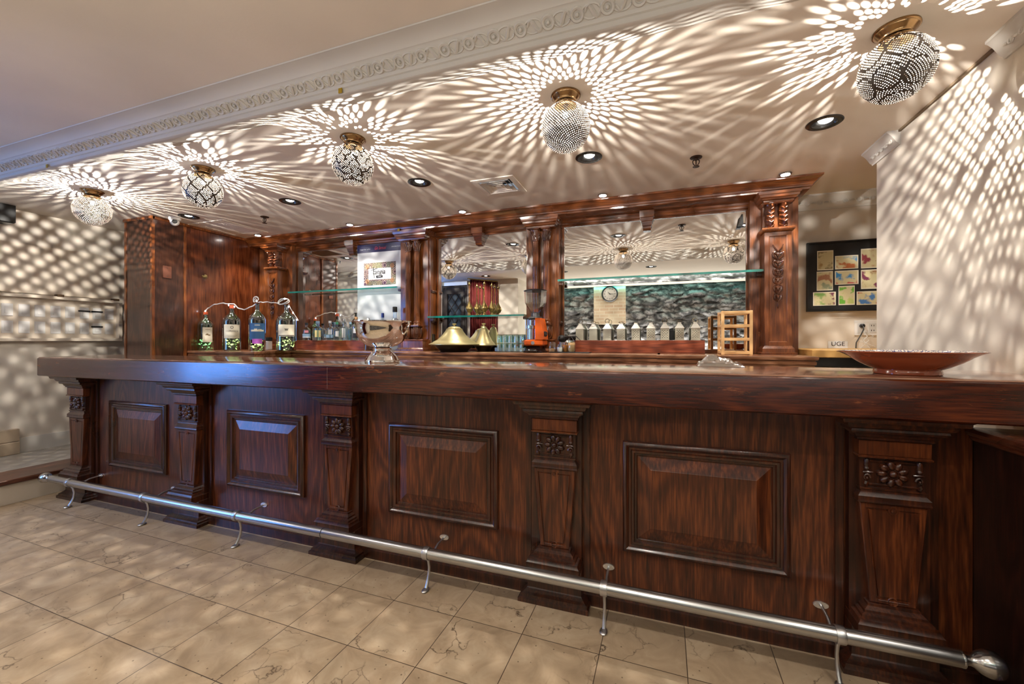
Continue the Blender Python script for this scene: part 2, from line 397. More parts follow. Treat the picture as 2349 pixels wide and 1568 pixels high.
struct(mb.build('ceiling.001', M_CEIL, smooth=0))
# left wall with the window opening
mb = MB()
for y0, y1, z0, z1 in ((YS-.1, -1.25, 0, 2.62), (-1.25, .15, 0, .65), (-1.25, .15, 2.25, 2.62), (.15, YB+.1, 0, 2.62)):
    mb.box(XL-.15, XL, y0, y1, z0, z1)
struct(mb.build('wall_left', M_WALL, smooth=0))
mb = MB(); 
for a, b, c, d in ((-1.25,-1.19,.65,2.25),(.09,.15,.65,2.25),(-1.19,.09,.65,.71),(-1.19,.09,2.19,2.25),(-.57,-.53,.71,2.19)):
    mb.box(XL-.12, XL-.05, a, b, c, d)
o = struct(mb.build('window_1', plain('white_window_frame', S(225, 228, 230), .4), smooth=0))
mb = MB(); mb.box(XL-.1, XL-.09, -1.19, .09, .71, 2.19)
g = mb.build('pane', thin_glass('window_glass', (.85, .93, 1, 1)), o, smooth=0)
mb = MB(); mb.box(XL-1.2, XL-1.15, -3.2, 2, -.5, 3.5)  # glowing panel added outside the window to stand in for daylight
tag(mb.build('daylight_panel', emis('daylight_glow', (.09, .29, 1, 1), 6.5), smooth=0), 'glowing blue panel standing in for daylight outside the side window', 'street', kind='structure')
struct(MB().box(XL-.1, 3.2, YB, YB+.12, 0, 2.62).build('wall_back', M_WALL, smooth=0))
struct(MB().box(3.1, 3.2, YS, YB, 0, 2.62).build('wall_side', M_WALL, smooth=0))
# right pier: the white wall that closes the bar
struct(MB().box(XR, 2.1, 1.55, 3.30, 0, CEIL+.02).build('wall_right', M_WALL, smooth=0))

# plaster crown with an ornamented frieze along the edge of the dropped ceiling
BZ = CEIL-.10                  # underside of the beam
def crown_prof(): return [(1.75, CEIL-.0005), (1.548, BZ), (1.522, BZ), (1.519, BZ+.002), (1.518, BZ+.020), (1.510, BZ+.022), (1.506, BZ+.034), (1.460, BZ+.066), (1.456, BZ+.070),
                          (1.448, BZ+.072), (1.442, BZ+.079), (1.424, BZ+.088), (1.406, BZ+.093), (1.38, BZ+.095), (1.378, CEIL-.0005)]
mb = MB(); mb.prism_x(crown_prof(), XL, 3.1)
o = struct(mb.build('trim_1', M_TRIM))
mb = MB(); p0, p1 = Vector((0, 1.506, BZ+.034)), Vector((0, 1.460, BZ+.066)); ax = (p1-p0); mid = (p0+p1)/2
nrm = Vector((0, -ax.z, ax.y)).normalized(); nrm = nrm if nrm.z < 0 else -nrm; u = ax.normalized()
tl = Matrix((Vector((1,0,0)), u, nrm)).transposed()
x = -5.35; k = 0
while x < 1.33:
    c = mid+nrm*.002; c = Vector((x, c.y, c.z))
    mb.torus(c, .021, .0065, 14, 5, tilt=tl)
    mb.ball(c+nrm*.003, .008, 7, 5)
    pts = [c+Vector((1,0,0))*(.028+.056*t)+u*(.020*math.sin(2*PI*t)*(1 if k % 2 else -1)) for t in [i/7 for i in range(8)]]
    mb.tube(pts, [.003, .006, .007, .0075, .0075, .007, .006, .003], 5)
    for sg in (-1, 1):
        pts = [c+Vector((1,0,0))*(.05+.03*math.cos(t))+u*sg*(.006+.017*math.sin(t)) for t in [PI*i/6 for i in range(7)]]
        mb.tube(pts, .0038, 4)
    x += .108; k += 1
mb.build('frieze_ornament', M_TRIM, o)
# crown of the wall behind the bar, right of the back bar
def wall_crown(mb, x0, x1):
    pr = [(YB, CEIL-.115), (YB-.012, CEIL-.115), (YB-.016, CEIL-.1), (YB-.03, CEIL-.09), (YB-.05, CEIL-.05), (YB-.075, CEIL-.022), (YB-.09, CEIL-.014), (YB-.09, CEIL), (YB, CEIL)]
    return mb.prism_x(pr, x0, x1)
mb = MB(); wall_crown(mb, 1.06, 3.05)
x = 1.12
while x < 2.2:
    mb.torus((x, YB-.046, CEIL-.066), .017, .005, 12, 5, axis='y'); mb.ball((x+.045, YB-.046, CEIL-.066), (.02, .008, .008), 7, 5); x += .09
struct(mb.build('trim_2', M_TRIM))
def pier_crown(y0, y1, nm):
    mb = MB(); pr = [(XR, CEIL-.085), (XR-.008, CEIL-.085), (XR-.011, CEIL-.076), (XR-.02, CEIL-.07), (XR-.042, CEIL-.034), (XR-.058, CEIL-.016), (XR-.066, CEIL-.012), (XR-.066, CEIL), (XR, CEIL)]
    mb.prism_y(pr, y0, y1)
    o = struct(mb.build(nm, M_TRIM)); mb = MB(); y = y0+.035; k = 0
    while y < y1-.03:
        c = (XR-.034, y, CEIL-.052)
        mb.torus(c, .012, .004, 12, 5, axis='x'); mb.ball((c[0]-.002, c[1]+.026, c[2]), (.006, .012, .006), 7, 5); y += .052; k += 1
    mb.build('frieze_ornament', M_TRIM, o)
pier_crown(3.02, 3.34, 'trim_3'); pier_crown(1.72, 2.25, 'trim_4')
struct(MB().box(XR-.012, XR, 2.25, 3.02, CEIL-.012, CEIL).build('trim_shade_line', plain('painted_shade_line', S(110, 92, 72), .8), smooth=0))  # brown strip painting the shade line where pier meets ceiling

# raised platform left of the bar: tiled top, dark wood nosing, plaster riser
ZP = .185
mb = MB().box(XL, -4.97, YS, 3.4, 0, ZP)
struct(mb.build('floor.001', plain('grey_platform_tile', S(150, 142, 130), .35, vary=.15), smooth=0))
mb = MB().box(-4.97, -4.66, YS, 3.4, .0, ZP-.03); struct(mb.build('trim_6', M_WALL, smooth=0))
mb = MB().box(-4.985, -4.635, YS, 3.4, ZP-.032, ZP+.004, .006); struct(mb.build('trim_7', wood('nosing_wood', S(40, 20, 12), S(84, 48, 34), S(120, 78, 58), 'y', .3, .3)))
struct(MB().box(XL, XL+.018, 2.1, 3.4, ZP, ZP+.14).build('baseboard_left', M_TRIM, smooth=0))
mb = MB(); mb.box(XL, XL+.05, 1.2, 1.66, ZP, ZP+.115, .004); mb.box(XL, XL+.05, 1.665, 2.1, ZP, ZP+.115, .004); mb.box(XL, XL+.045, 1.2, 2.1, ZP+.118, ZP+.235, .004)
struct(mb.build('baseboard_left.001', plain('travertine_plinth', S(176, 158, 134), .5, vary=.2)))

# ---- the room behind, seen in the mirrors
nz = noise
def stone_h(x, z):
    q = Vector((x*2.6+.35*nz.noise(Vector((x*3, z*3, 0))), z*6.5+.5*nz.noise(Vector((x*2.2, z*2, 5))), 1.3))
    d = nz.voronoi(q)[0]
    return (.13*min(.5, (d[1]-d[0]))**.55)+.035*nz.fractal(Vector((x*9, z*16, 3)), 1, 2, 4)
mb = MB(); nx, nzz = 240, 84; vs = []; fs = []
X0, X1 = -5.7, 3.1
for j in range(nzz+1):
    for i in range(nx+1):
        x, z = X0+(X1-X0)*i/nx, 2.44*j/nzz
        vs.append((x, YS+.02+stone_h(x, z), z))
for j in range(nzz):
    for i in range(nx):
        a = j*(nx+1)+i; fs.append((a, a+1, a+nx+2, a+nx+1))
mb.add(vs, fs)
m, t, N, L, p = mat('rubble_stone')
g = N.new('ShaderNodeNewGeometry'); n = N.new('ShaderNodeTexNoise'); n.inputs['Scale'].default_value = 6; n.inputs['Detail'].default_value = 8; n.inputs['Roughness'].default_value = .7
L.new(g.outputs['Position'], n.inputs['Vector'])
va = N.new('ShaderNodeVectorMath'); va.operation = 'MULTIPLY_ADD'; va.inputs[1].default_value = (.26, .26, .26); L.new(n.outputs['Color'], va.inputs[0]); L.new(g.outputs['Position'], va.inputs[2])
mp = N.new('ShaderNodeMapping'); mp.inputs['Scale'].default_value = (3.2, .01, 8.5); L.new(va.outputs[0], mp.inputs['Vector'])
vo = N.new('ShaderNodeTexVoronoi'); vo.feature = 'DISTANCE_TO_EDGE'; vo.inputs['Scale'].default_value = 1; L.new(mp.outputs['Vector'], vo.inputs['Vector'])
v1 = N.new('ShaderNodeTexVoronoi'); v1.inputs['Scale'].default_value = 1; L.new(mp.outputs['Vector'], v1.inputs['Vector'])
r = ramp(N, [(.0, S(66, 64, 64)), (.07, S(92, 90, 89)), (.2, S(152, 149, 146)), (.5, S(184, 181, 178))]); L.new(vo.outputs['Distance'], r.inputs['Fac'])
r2 = ramp(N, [(.32, (.3, .3, .31, 1)), (.66, (1.15, 1.15, 1.15, 1))]); L.new(n.outputs['Fac'], r2.inputs['Fac'])
mx = N.new('ShaderNodeMix'); mx.data_type = 'RGBA'; mx.blend_type = 'MULTIPLY'; mx.inputs['Factor'].default_value = 1; L.new(r.outputs['Color'], mx.inputs['A']); L.new(r2.outputs['Color'], mx.inputs['B'])
L.new(mx.outputs['Result'], p.inputs['Base Color'])
b_ = N.new('ShaderNodeBump'); b_.inputs['Distance'].default_value = .05; b_.inputs['Strength'].default_value = .8; L.new(vo.outputs['Distance'], b_.inputs['Height']); L.new(b_.outputs['Normal'], p.inputs['Normal'])
p.inputs['Roughness'].default_value = .85
struct(mb.build('wall_stone', m, smooth=60))
struct(MB().box(XL, 3.1, YS, YS+.45, 2.432, HIGH+.02).build('ceiling.002', M_CEIL, smooth=0))
# brick chimney breast with a clock
cx = -.99
def brick_mat():
    m, t, N, L, p = mat('whitewashed_brick')
    g = N.new('ShaderNodeNewGeometry'); sp = N.new('ShaderNodeSeparateXYZ'); cb = N.new('ShaderNodeCombineXYZ')
    L.new(g.outputs['Position'], sp.inputs[0]); L.new(sp.outputs['X'], cb.inputs[0]); L.new(sp.outputs['Z'], cb.inputs[1])
    b = N.new('ShaderNodeTexBrick'); b.inputs['Scale'].default_value = 1; b.inputs['Brick Width'].default_value = .2; b.inputs['Row Height'].default_value = .07; b.inputs['Mortar Size'].default_value = .009
    b.inputs['Color1'].default_value = S(184, 142, 116); b.inputs['Color2'].default_value = S(206, 184, 156); b.inputs['Mortar'].default_value = S(214, 204, 186)
    L.new(cb.outputs[0], b.inputs['Vector']); n = N.new('ShaderNodeTexNoise'); n.inputs['Scale'].default_value = 4; n.inputs['Detail'].default_value = 6; L.new(g.outputs['Position'], n.inputs['Vector'])
    mx = N.new('ShaderNodeMix'); mx.data_type = 'RGBA'; L.new(n.outputs['Fac'], mx.inputs['Factor']); L.new(b.outputs['Color'], mx.inputs['A']); mx.inputs['B'].default_value = S(216, 204, 178)
    L.new(mx.outputs['Result'], p.inputs['Base Color']); p.inputs['Roughness'].default_value = .85; return m
YCB = YS+.17
struct(MB().box(cx-.34, cx+.34, YS, YCB, 1.60, 2.44).build('wall_chimney', brick_mat(), smooth=0))

t = thing('wall_clock', 'round black rimmed wall clock with white dial on brick panel', 'clock', (cx+.01, YCB, 2.26))
c = (cx+.01, YCB, 2.26)
mb = MB(); mb.lathe(c, [(.14, 0), (.175, 0), (.178, .03), (.165, .045), (.148, .04), (.145, .02)], 40, False, False, axis='y'); mb.build('rim', M_DARK, t)
mb = MB(); mb.lathe(c, [(.15, .005), (.15, .018)], 40, axis='y'); d = mb.build('dial', M_WHITE, t)
for i, nm in enumerate(('XII', 'I', 'II', 'III', 'IV', 'V', 'VI', 'VII', 'VIII', 'IX', 'X', 'XI')):
    a = 2*PI*i/12; q = Vector((c[0]-.112*math.sin(a), c[1]+.02, c[2]+.112*math.cos(a)))
    mb = MB(); text(mb, nm, .05, lambda x, y: (q.x-x, q.y, q.z+y), sx=.8); mb.build('numeral', M_BLACKINK, d, smooth=0)
for nm, a, l, wd in (('hour_hand', R(40), .065, .008), ('minute_hand', R(268), .1, .005)):
    mb = MB(); d1 = Vector((-math.sin(a), 0, math.cos(a))); e = Vector((d1.z, 0, -d1.x)); o0 = Vector(c)+Vector((0, .024, 0))
    mb.loops([[o0+e*wd-d1*.015, o0+e*wd*.3+d1*l, o0-e*wd*.3+d1*l, o0-e*wd-d1*.015], [q+Vector((0, .004, 0)) for q in (o0+e*wd-d1*.015, o0+e*wd*.3+d1*l, o0-e*wd*.3+d1*l, o0-e*wd-d1*.015)]])
    mb.build(nm, M_BLACKINK, t, smooth=0)
# partition with a leaded glass door, and the red curtain in front of it
mb = MB(); mb.box(-4.45, -4.32, -.08, 0, 0, HIGH); mb.box(-3.74, -2.62, -.08, 0, 0, HIGH); mb.box(-4.32, -3.74, -.08, 0, 2.48, HIGH)
mb.box(-2.72, -2.62, YS, -.08, 0, HIGH)
struct(mb.build('wall_entry', M_WALL, smooth=0))
M_DOOR = wood('dark_door_wood', S(26, 20, 18), S(48, 38, 36), S(70, 58, 54), 'z', .4, .1)
mb = MB()
for b in ((-4.32,-4.28,0,2.40),(-3.78,-3.74,0,2.40),(-4.28,-3.78,2.36,2.40),(-4.27,-4.19,.02,2.35),(-3.87,-3.79,.02,2.35),(-4.19,-3.87,2.22,2.35),(-4.19,-3.87,.02,.9)):
    mb.box(b[0], b[1], -.06, .02, b[2], b[3], .004)
d = struct(mb.build('door_1', M_DOOR))
MB().box(-4.19, -3.87, -.03, -.02, .9, 2.22).build('pane', plain('obscured_leaded_glass', S(70, 82, 96), .15), d, smooth=0)
mb = MB()
for k in range(-4, 9):
    for sg in (1, -1):
        pts = []
        for z in (.9+.345*k, .9+.345*(k+2)):
            pts.append(z)
        x0, x1 = (-4.19, -3.87) if sg == 1 else (-3.87, -4.19)
        za, zb = .9+.23*k, .9+.23*k+.46
        # clip to the light opening
        ta, tb = max(0, (.9-za)/(zb-za)), min(1, (2.22-za)/(zb-za))
        if tb-ta > .05:
            mb.tube([(x0+(x1-x0)*ta, -.015, za+(zb-za)*ta), (x0+(x1-x0)*tb, -.015, za+(zb-za)*tb)], .008, 5)
mb.build('lattice', M_DOOR, d, smooth=0)
mb = MB(); A, B = Vector((-3.42, .50, 0)), Vector((-3.06, -.02, 0)); n = 150; dr = (B-A); nm_ = Vector((dr.y, -dr.x, 0)).normalized()
top = []; bot = []
for i in range(n+1):
    q = A+dr*(i/n); wv = .028*math.sin(i/n*2*PI*13)+.012*math.sin(i/n*2*PI*5+1)
    top.append(q+nm_*wv*.8); bot.append(q+nm_*wv*1.15)
vs = []; fs = []
for z, l in ((HIGH-.05, top), (1.6, [a*.5+b*.5 for a, b in zip(top, bot)]), (.03, bot)):
    for th in (0,): vs += [(p.x, p.y, z) for p in l]
for j in range(2):
    for i in range(n): fs.append((j*(n+1)+i, j*(n+1)+i+1, (j+1)*(n+1)+i+1, (j+1)*(n+1)+i))
mb.add(vs, fs)
t = thing('curtain', 'dark red velvet floor length curtain by the leaded door', 'curtain', (-3.24, .24, 0))
o = mb.build('drape', plain('red_velvet', S(96, 17, 13), .8, vary=.25), t, smooth=80)
sm = o.modifiers.new('thickness', 'SOLIDIFY'); sm.thickness = .004
MB().tube([A+Vector((-.04, .05, HIGH-.04)), B+Vector((.04, -.05, HIGH-.04))], .012).build('rod', M_BRASS, t)
# ================================================================== the bar
ZT, ZA = 1.119, .968            # top of the bar, underside of its apron
YE, YP, YSK = 1.82, 1.985, 1.96
XB0, XB1 = -4.57, 1.09
PIL = [-4.335, -3.048, -1.756, -.464, .828]
t = thing('bar_worktop', 'long polished mahogany bar top with deep worn apron', 'bar top', ((XB0+XB1)/2, YE, ZA))
mb = MB()
zc = .006
L = [[(-4.63+d, YE+d, z), (XR-.004, YE+d, z), (XR-.004, 2.36, z), (-4.63+d, 2.36, z)] for z, d in ((ZT-.05, .05), (ZT-.0075, .05), (ZT-.0065, .001), (ZT-.002, .004), (ZT, .012))]
mb.loops(L); mb.build('slab', M_TOP, t)
mb = MB(); mb.box(-4.632, XR-.003, YE-.004, YE+.045, ZA, ZT-.007, .006); mb.box(-4.632, -4.58, YE+.045, 2.35, ZA, ZT-.007, .003)
ap = mb.build('apron', M_BARX, t)
mb = MB()
for px in (752, ):
    x = xat(px, YE); mb.box(x-.001, x+.001, YE-.0052, YE-.003, ZA+.012, ZT-.02)
mb.build('apron_joint', plain('worn_joint', S(120, 92, 76), .5), ap, smooth=0)

t = thing('bar_counter', 'dark carved mahogany bar front with raised panels and five pilasters', 'bar', ((XB0+XB1)/2, YP, 0))
mb = MB(); mb.box(XB0, XB1, YP, 2.06, 0, ZA-.002); mb.box(XB0, XB0+.07, 2.06, 2.34, 0, ZA-.002)
mb.build('backing', M_BAR, t, smooth=0)
mb = MB()
for a, b in zip([XB0+.28]+[p+.12 for p in PIL[1:]], [p-.12 for p in PIL[1:]]+[XB1]):
    mb.prism_x([(YP+.002, 0), (YSK-.012, 0), (YSK-.012, .05), (YSK-.004, .055), (YSK-.004, .075), (YSK+.008, .088), (YSK+.012, .1), (YP+.002, .105)], a, b)
mb.build('skirting', M_CARVE, t)
for a, b in zip(PIL, PIL[1:]):
    c = (a+b)/2; hw = .334; z0, z1 = .273, .783
    mb = MB(); mb.frame(c-hw, c+hw, z0, z1, [(0, YP), (0, YP-.012), (.006, YP-.02), (.016, YP-.024), (.024, YP-.018), (.028, YP-.012), (.036, YP-.012), (.04, YP-.018),
                        (.05, YP-.016), (.054, YP-.006), (.062, YP-.006), (.066, YP+.001), (.07, YP+.001)], cap=False)
    pm = mb.build('panel_moulding', M_CARVE, t)
    mb = MB(); mb.frame(c-hw+.069, c+hw-.069, z0+.069, z1-.069, [(0, YP), (0, YP-.002), (.052, YP-.016), (.054, YP-.017)])
    mb.build('raised_panel', M_BAR, pm, smooth=15)

def flower(mb, c, r, dep, n=10):
    for k in range(n):
        a = 2*PI*(k+.5)/n; q = Vector((math.cos(a), 0, math.sin(a)))
        p = Vector(c)+q*r*.66
        M = Matrix.Rotation(-a, 3, 'Y')
        b = MB().ball((0, 0, 0), (r*.36, dep*.9, r*.25), 8, 6)
        mb.add([M @ Vector(v)+p for v in b.v], b.f)
    mb.torus(c, r*.34, r*.1, 16, 6, axis='y'); mb.ball((c[0], c[1]-dep*.25, c[2]), (r*.27, dep*.9, r*.27), 12, 8)
def pilaster(xc, parent):
    yb = YP-.001
    yf = 1.905
    bp = MB(); bp.box(xc-.124, xc+.124, YP-.035, yb, .1, ZA-.003)
    pil = bp.build('pilaster', M_CARVE, parent, smooth=0)
    for sg in (-1, 1):
        x = xc+sg*.146; MB().box(x-.013, x+.013, YP-.012, YP+.002, .11, ZA-.004, .004).build('edge_strip', M_CARVE, pil)
    mb = MB(); mb.stack(xc-.108, xc+.108, yf+.004, yb, [(.874, 0), (.878, .008), (.886, .008), (.890, .014), (.899, .017), (.903, .02), (.906, .032), (.914, .036), (.922, .034),
              (.928, .046), (.940, .052), (.945, .052), (.948, .07), (.956, .074), (.962, .074), (ZA-.001, .08)])
    mb.build('capital', M_CARVE, pil)
    mb = MB(); mb.box(xc-.108, xc+.108, yf+.004, yb, .818, .8738, .002); mb.stack(xc-.104, xc+.104, yf+.006, yb, [(.806, 0), (.809, .007), (.815, .008), (.818, .004)])
    mb.build('frieze_block', M_AMBER_W, pil)
    # rosette block
    z0, z1 = .694, .806; zm = (z0+z1)/2
    mb = MB(); mb.box(xc-.1, xc+.1, yf+.02, yb, z0, z1)
    for z in (z0+.012, z1-.012): mb.box(xc-.075, xc+.075, yf+.014, yf+.022, z-.004, z+.004, .002)
    mb.box(xc-.02, xc+.02, yf+.012, yf+.022, z1-.008, z1-.001, .003)
    rb = mb.build('rosette_block', M_CARVE, pil)
    mb = MB(); flower(mb, (xc, yf+.016, zm), .05, .015, 9); mb.build('rosette', M_CARVE, rb)
    for sg in (-1, 1):
        mb = MB()
        x = xc+sg*.079
        mb.lathe((x, yf+.016, zm+.010), [(.008, 0), (.011, .006), (.009, .012), (.011, .018), (.009, .026), (.010, .034), (.006, .042)], 10)
        pts = [Vector((x-sg*.012*math.cos(q)*(1-q/9), yf+.014, zm-.02+.015*math.sin(q)*(1-q/9))) for q in [i*.5 for i in range(14)]]
        mb.tube(pts, [.0045-.0002*i for i in range(14)], 6)
        mb.ball((x, yf+.014, zm-.021), (.006, .008, .006), 8, 6)
        mb.tube([(x, yf+.016, zm-.036), (x+sg*.003, yf+.014, zm-.043), (x, yf+.016, zm-.052)], [.009, .008, .005], 8)
        mb.tube([(x+sg*.012, yf+.015, zm), (x, yf+.013, zm+.002), (x-sg*.02, yf+.015, zm+.001)], [.003, .005, .003], 6)
        mb.build('scroll', M_CARVE, rb)
    mb = MB(); mb.stack(xc-.097, xc+.097, yf+.016, yb, [(.636, 0), (.638, .012), (.643, .014), (.650, .012), (.662, .013), (.672, .005), (.676, .001), (.684, .0), (.686, .004), (.693, .004), (.694, 0)])
    mb.build('necking', M_CARVE, pil)
    # tapered shaft with a sunk border
    zt, zb = .636, .262; wt, wb = .102, .070
    def ring(ins, y):
        f = lambda z, wd: [(xc-wd, y, z), (xc+wd, y, z)]
        a = [(xc-wb+ins, y, zb+ins), (xc+wb-ins, y, zb+ins), (xc+wt-ins*1.1, y, zt-ins), (xc-wt+ins*1.1, y, zt-ins)]
        return a
    mb = MB(); ys = yf+.012
    mb.loops([ring(0, yb), ring(0, ys+.003), ring(.003, ys), ring(.018, ys), ring(.020, ys+.005), ring(.024, ys+.005), ring(.026, ys+.001)])
    mb.lathe((xc, ys+.002, zt-.022), [(.016, 0), (.016, -.004), (.011, -.004), (.011, -.0015), (.008, -.0015), (.007, -.006), (.0, -.007)], 18, axis='y')
    mb.torus((xc, ys+.001, zb+.012), .014, .003, 18, 5, axis='y'); mb.box(xc-.045, xc+.045, ys-.002, ys+.003, zb+.010, zb+.014, .001)
    mb.build('tapered_shaft', M_BAR, pil)
    mb = MB(); mb.stack(xc-.072, xc+.072, yf+.014, yb, [(.262, 0), (.258, .006), (.250, .008), (.240, .022), (.232, .024), (.226, .034), (.218, .036), (.214, .046), (.205, .048), (.198, .054), (.160, .054), (.158, .05)][::-1])
    mb.build('base_moulding', M_CARVE, pil)
    mb = MB(); mb.stack(xc-.124, xc+.124, yf+.01, yb, [(0, .045), (.018, .045), (.024, .036), (.034, .034), (.04, .024), (.05, .012), (.058, .006), (.16, .004), (.165, 0)])
    mb.build('plinth', M_CARVE, pil)
    return pil
for p in PIL: pilaster(p, t)

# low counter that returns towards the room at the right end
t = thing('side_counter', 'low dark wood return counter meeting the right end of the bar', 'counter', (1.2, 1.4, 0))
MB().box(XB1+.002, XR-.01, .75, 2.05, 0, .90).build('panel', M_SIDE, t, smooth=0)
mb = MB(); mb.prism_y([(XB1+.003, .885), (XB1-.006, .885), (XB1-.012, .893), (XB1-.012, .901), (XB1-.02, .906), (XB1-.024, .917), (XB1-.018, .928), (XB1-.008, .932), (XR-.01, .932), (XR-.01, .885)], .74, YP-.004)
mb.build('counter_top', wood('return_cap', S(38, 15, 8), S(80, 38, 22), S(112, 60, 38), 'y', .25, .4), t)
mb = MB(); mb.prism_y([(XB1+.003, 0), (XB1-.02, 0), (XB1-.02, .045), (XB1-.014, .05), (XB1-.014, .066), (XB1-.006, .076), (XB1-.006, .09), (XB1+.003, .1)], .75, 1.80)
mb.build('skirting', M_CARVE, t)

# foot rail
YR, ZR, RR = 1.80, .184, .0265
t = thing('foot_rail', 'brushed steel foot rail on curved brackets along the bar', 'foot rail', (-1.75, YR, 0))
mb = MB(); mb.lathe((0, YR, ZR), [(RR, -4.40), (RR, .958)], 28, axis='x'); mb.build('tube', M_STEEL, t)
mb = MB(); xj = xat(742, YR); mb.lathe((xj, YR, ZR), [(RR-.001, -.003), (RR+.0006, -.002), (RR+.0006, .002), (RR-.001, .003)], 28, axis='x'); mb.build('joint', M_MATTE, t)
for x, sg in ((.958, 1), (-4.40, -1)):
    k = 1 if sg == 1 else .92
    pr = [(RR*.98, -.004), (RR+.001, 0), (RR+.001, .004), (RR*.8, .008), (.0165, .012), (.0155, .022), (.019, .034), (.026, .040), (.034, .052), (.0405, .068), (.043, .084), (.040, .100), (.031, .114), (.016, .123), (.001, .126)]
    mb = MB(); mb.lathe((x, YR, ZR), [(r*k, sg*z*.92) for r, z in pr], 28, axis='x'); mb.build('finial', plain('satin_steel_finial', (.5, .5, .5, 1), .2, 1), t)
BRX = [-4.152, -3.288, -2.41, -1.09, -.217, .622]
M_BRKT = plain('cast_steel_bracket', (.56, .56, .57, 1), .33, 1)
def bracket(x):
    mb = MB(); mb.lathe((x, YR, ZR), [(RR, -.014), (RR+.004, -.014), (RR+.005, -.010), (RR+.005, .010), (RR+.004, .014), (RR, .014)], 28, False, False, axis='x')
    b = mb.build('bracket', M_BRKT, t)
    mb = MB()
    pts = [(x, YR+.006, ZR-RR+.002), (x, YR+.018, ZR-.05), (x, YR+.024, ZR-.085), (x, YR+.02, ZR-.12), (x, YR+.008, ZR-.15), (x, YR-.006, ZR-.172)]
    mb.tube(pts, [.008, .007, .0065, .007, .008, .008], 8)
    mb.ball((x, YR-.012, .007), (.017, .026, .007), 12, 6)
    mb.build('leg', M_BRKT, b)
    mb = MB(); pts = [(x, YR+RR, ZR+.006), (x, YR+.07, ZR+.02), (x, YR+.12, ZR+.014), (x, YP-.03, ZR-.0), (x, YP-.004, ZR-.006)]
    mb.tube([(x, YR+.018, ZR-.05), (x, YR+.06, ZR-.03), (x, YR+.11, ZR-.008), (x, YP-.004, ZR-.002)], [.006, .0065, .006, .0055], 8)
    mb.build('arm', M_BRKT, b)
    mb = MB(); c = (x, YP-.001, ZR-.002)
    mb.lathe(c, [(.014, -.006), (.0145, -.003), (.0145, 0)], 16, axis='y'); mb.v = [(x+(v[0]-x)*1.9, v[1], v[2]) for v in mb.v]
    for sg in (-1, 1): mb.lathe((x+sg*.019, YP-.006, ZR-.002), [(.004, 0), (.003, -.002)], 8, axis='y')
    mb.build('flange', plain('bright_flange', (.78, .78, .78, 1), .3, 1), b)
for x in BRX: bracket(x)
# ================================================================== pierced globe lamps and ceiling fittings
def pierced_globe(points, R0, squash=1.0):
    """points: list of (unit vector, hole radius or 0): each becomes a cell of the sheet with a round hole"""
    bm = bmesh.new()
    for q, h in points: bm.verts.new(q)
    bm.verts.ensure_lookup_table()
    idx = {tuple(round(c, 6) for c in v.co): i for i, v in enumerate(bm.verts)}
    bmesh.ops.convex_hull(bm, input=bm.verts[:], use_existing_faces=False)
    bm.verts.ensure_lookup_table(); bm.faces.index_update()
    cen = []
    for f in bm.faces:
        n = f.normal.normalized(); c = f.calc_center_median()
        if n.dot(c) < 0: n = -n
        cen.append(n)
    mb = MB(); cv = {}
    def vid(p):
        mb.v.append((p.x*R0, p.y*R0, p.z*R0*squash)); return len(mb.v)-1
    fid = [vid(n) for n in cen]
    for i, v in enumerate(bm.verts):
        q, h = points[i]; q = Vector(q)
        fs = list(v.link_faces)
        if len(fs) < 3: continue
        a = q.orthogonal().normalized(); b = q.cross(a)
        fs.sort(key=lambda f: math.atan2(cen[f.index].dot(b), cen[f.index].dot(a)))
        poly = [fid[f.index] for f in fs]
        if h is None: continue
        if h <= 0: mb.f.append(tuple(poly)); continue
        pl = [(cen[f.index]-q*cen[f.index].dot(q)) for f in fs]
        m = len(pl)
        md = min(((pl[k]+pl[(k+1) % m])/2).length for k in range(m))
        md = min(md, min(p.length for p in pl))
        r = min(h, md*.86)
        ring = []
        for k in range(m):
            d0 = pl[k].normalized(); d1 = (pl[k].normalized()+pl[(k+1) % m].normalized()).normalized()
            ring += [vid((q+d0*r).normalized()), vid((q+d1*r).normalized())]
        for k in range(m):
            k2 = (k+1) % m
            mb.f.append((poly[k], poly[k2], ring[(2*k+2) % (2*m)], ring[2*k+1], ring[2*k]))
    bm.free()
    return mb
def fib(n):
    g = PI*(3-math.sqrt(5)); out = []
    for i in range(n):
        z = 1-2*(i+.5)/n; r = math.sqrt(1-z*z); out.append(Vector((r*math.cos(g*i), r*math.sin(g*i), z)))
    return out
NECK = .905                      # cos of the polar angle where the neck opening starts
def sph(th, ph): return Vector((math.sin(th)*math.cos(ph), math.sin(th)*math.sin(ph), math.cos(th)))
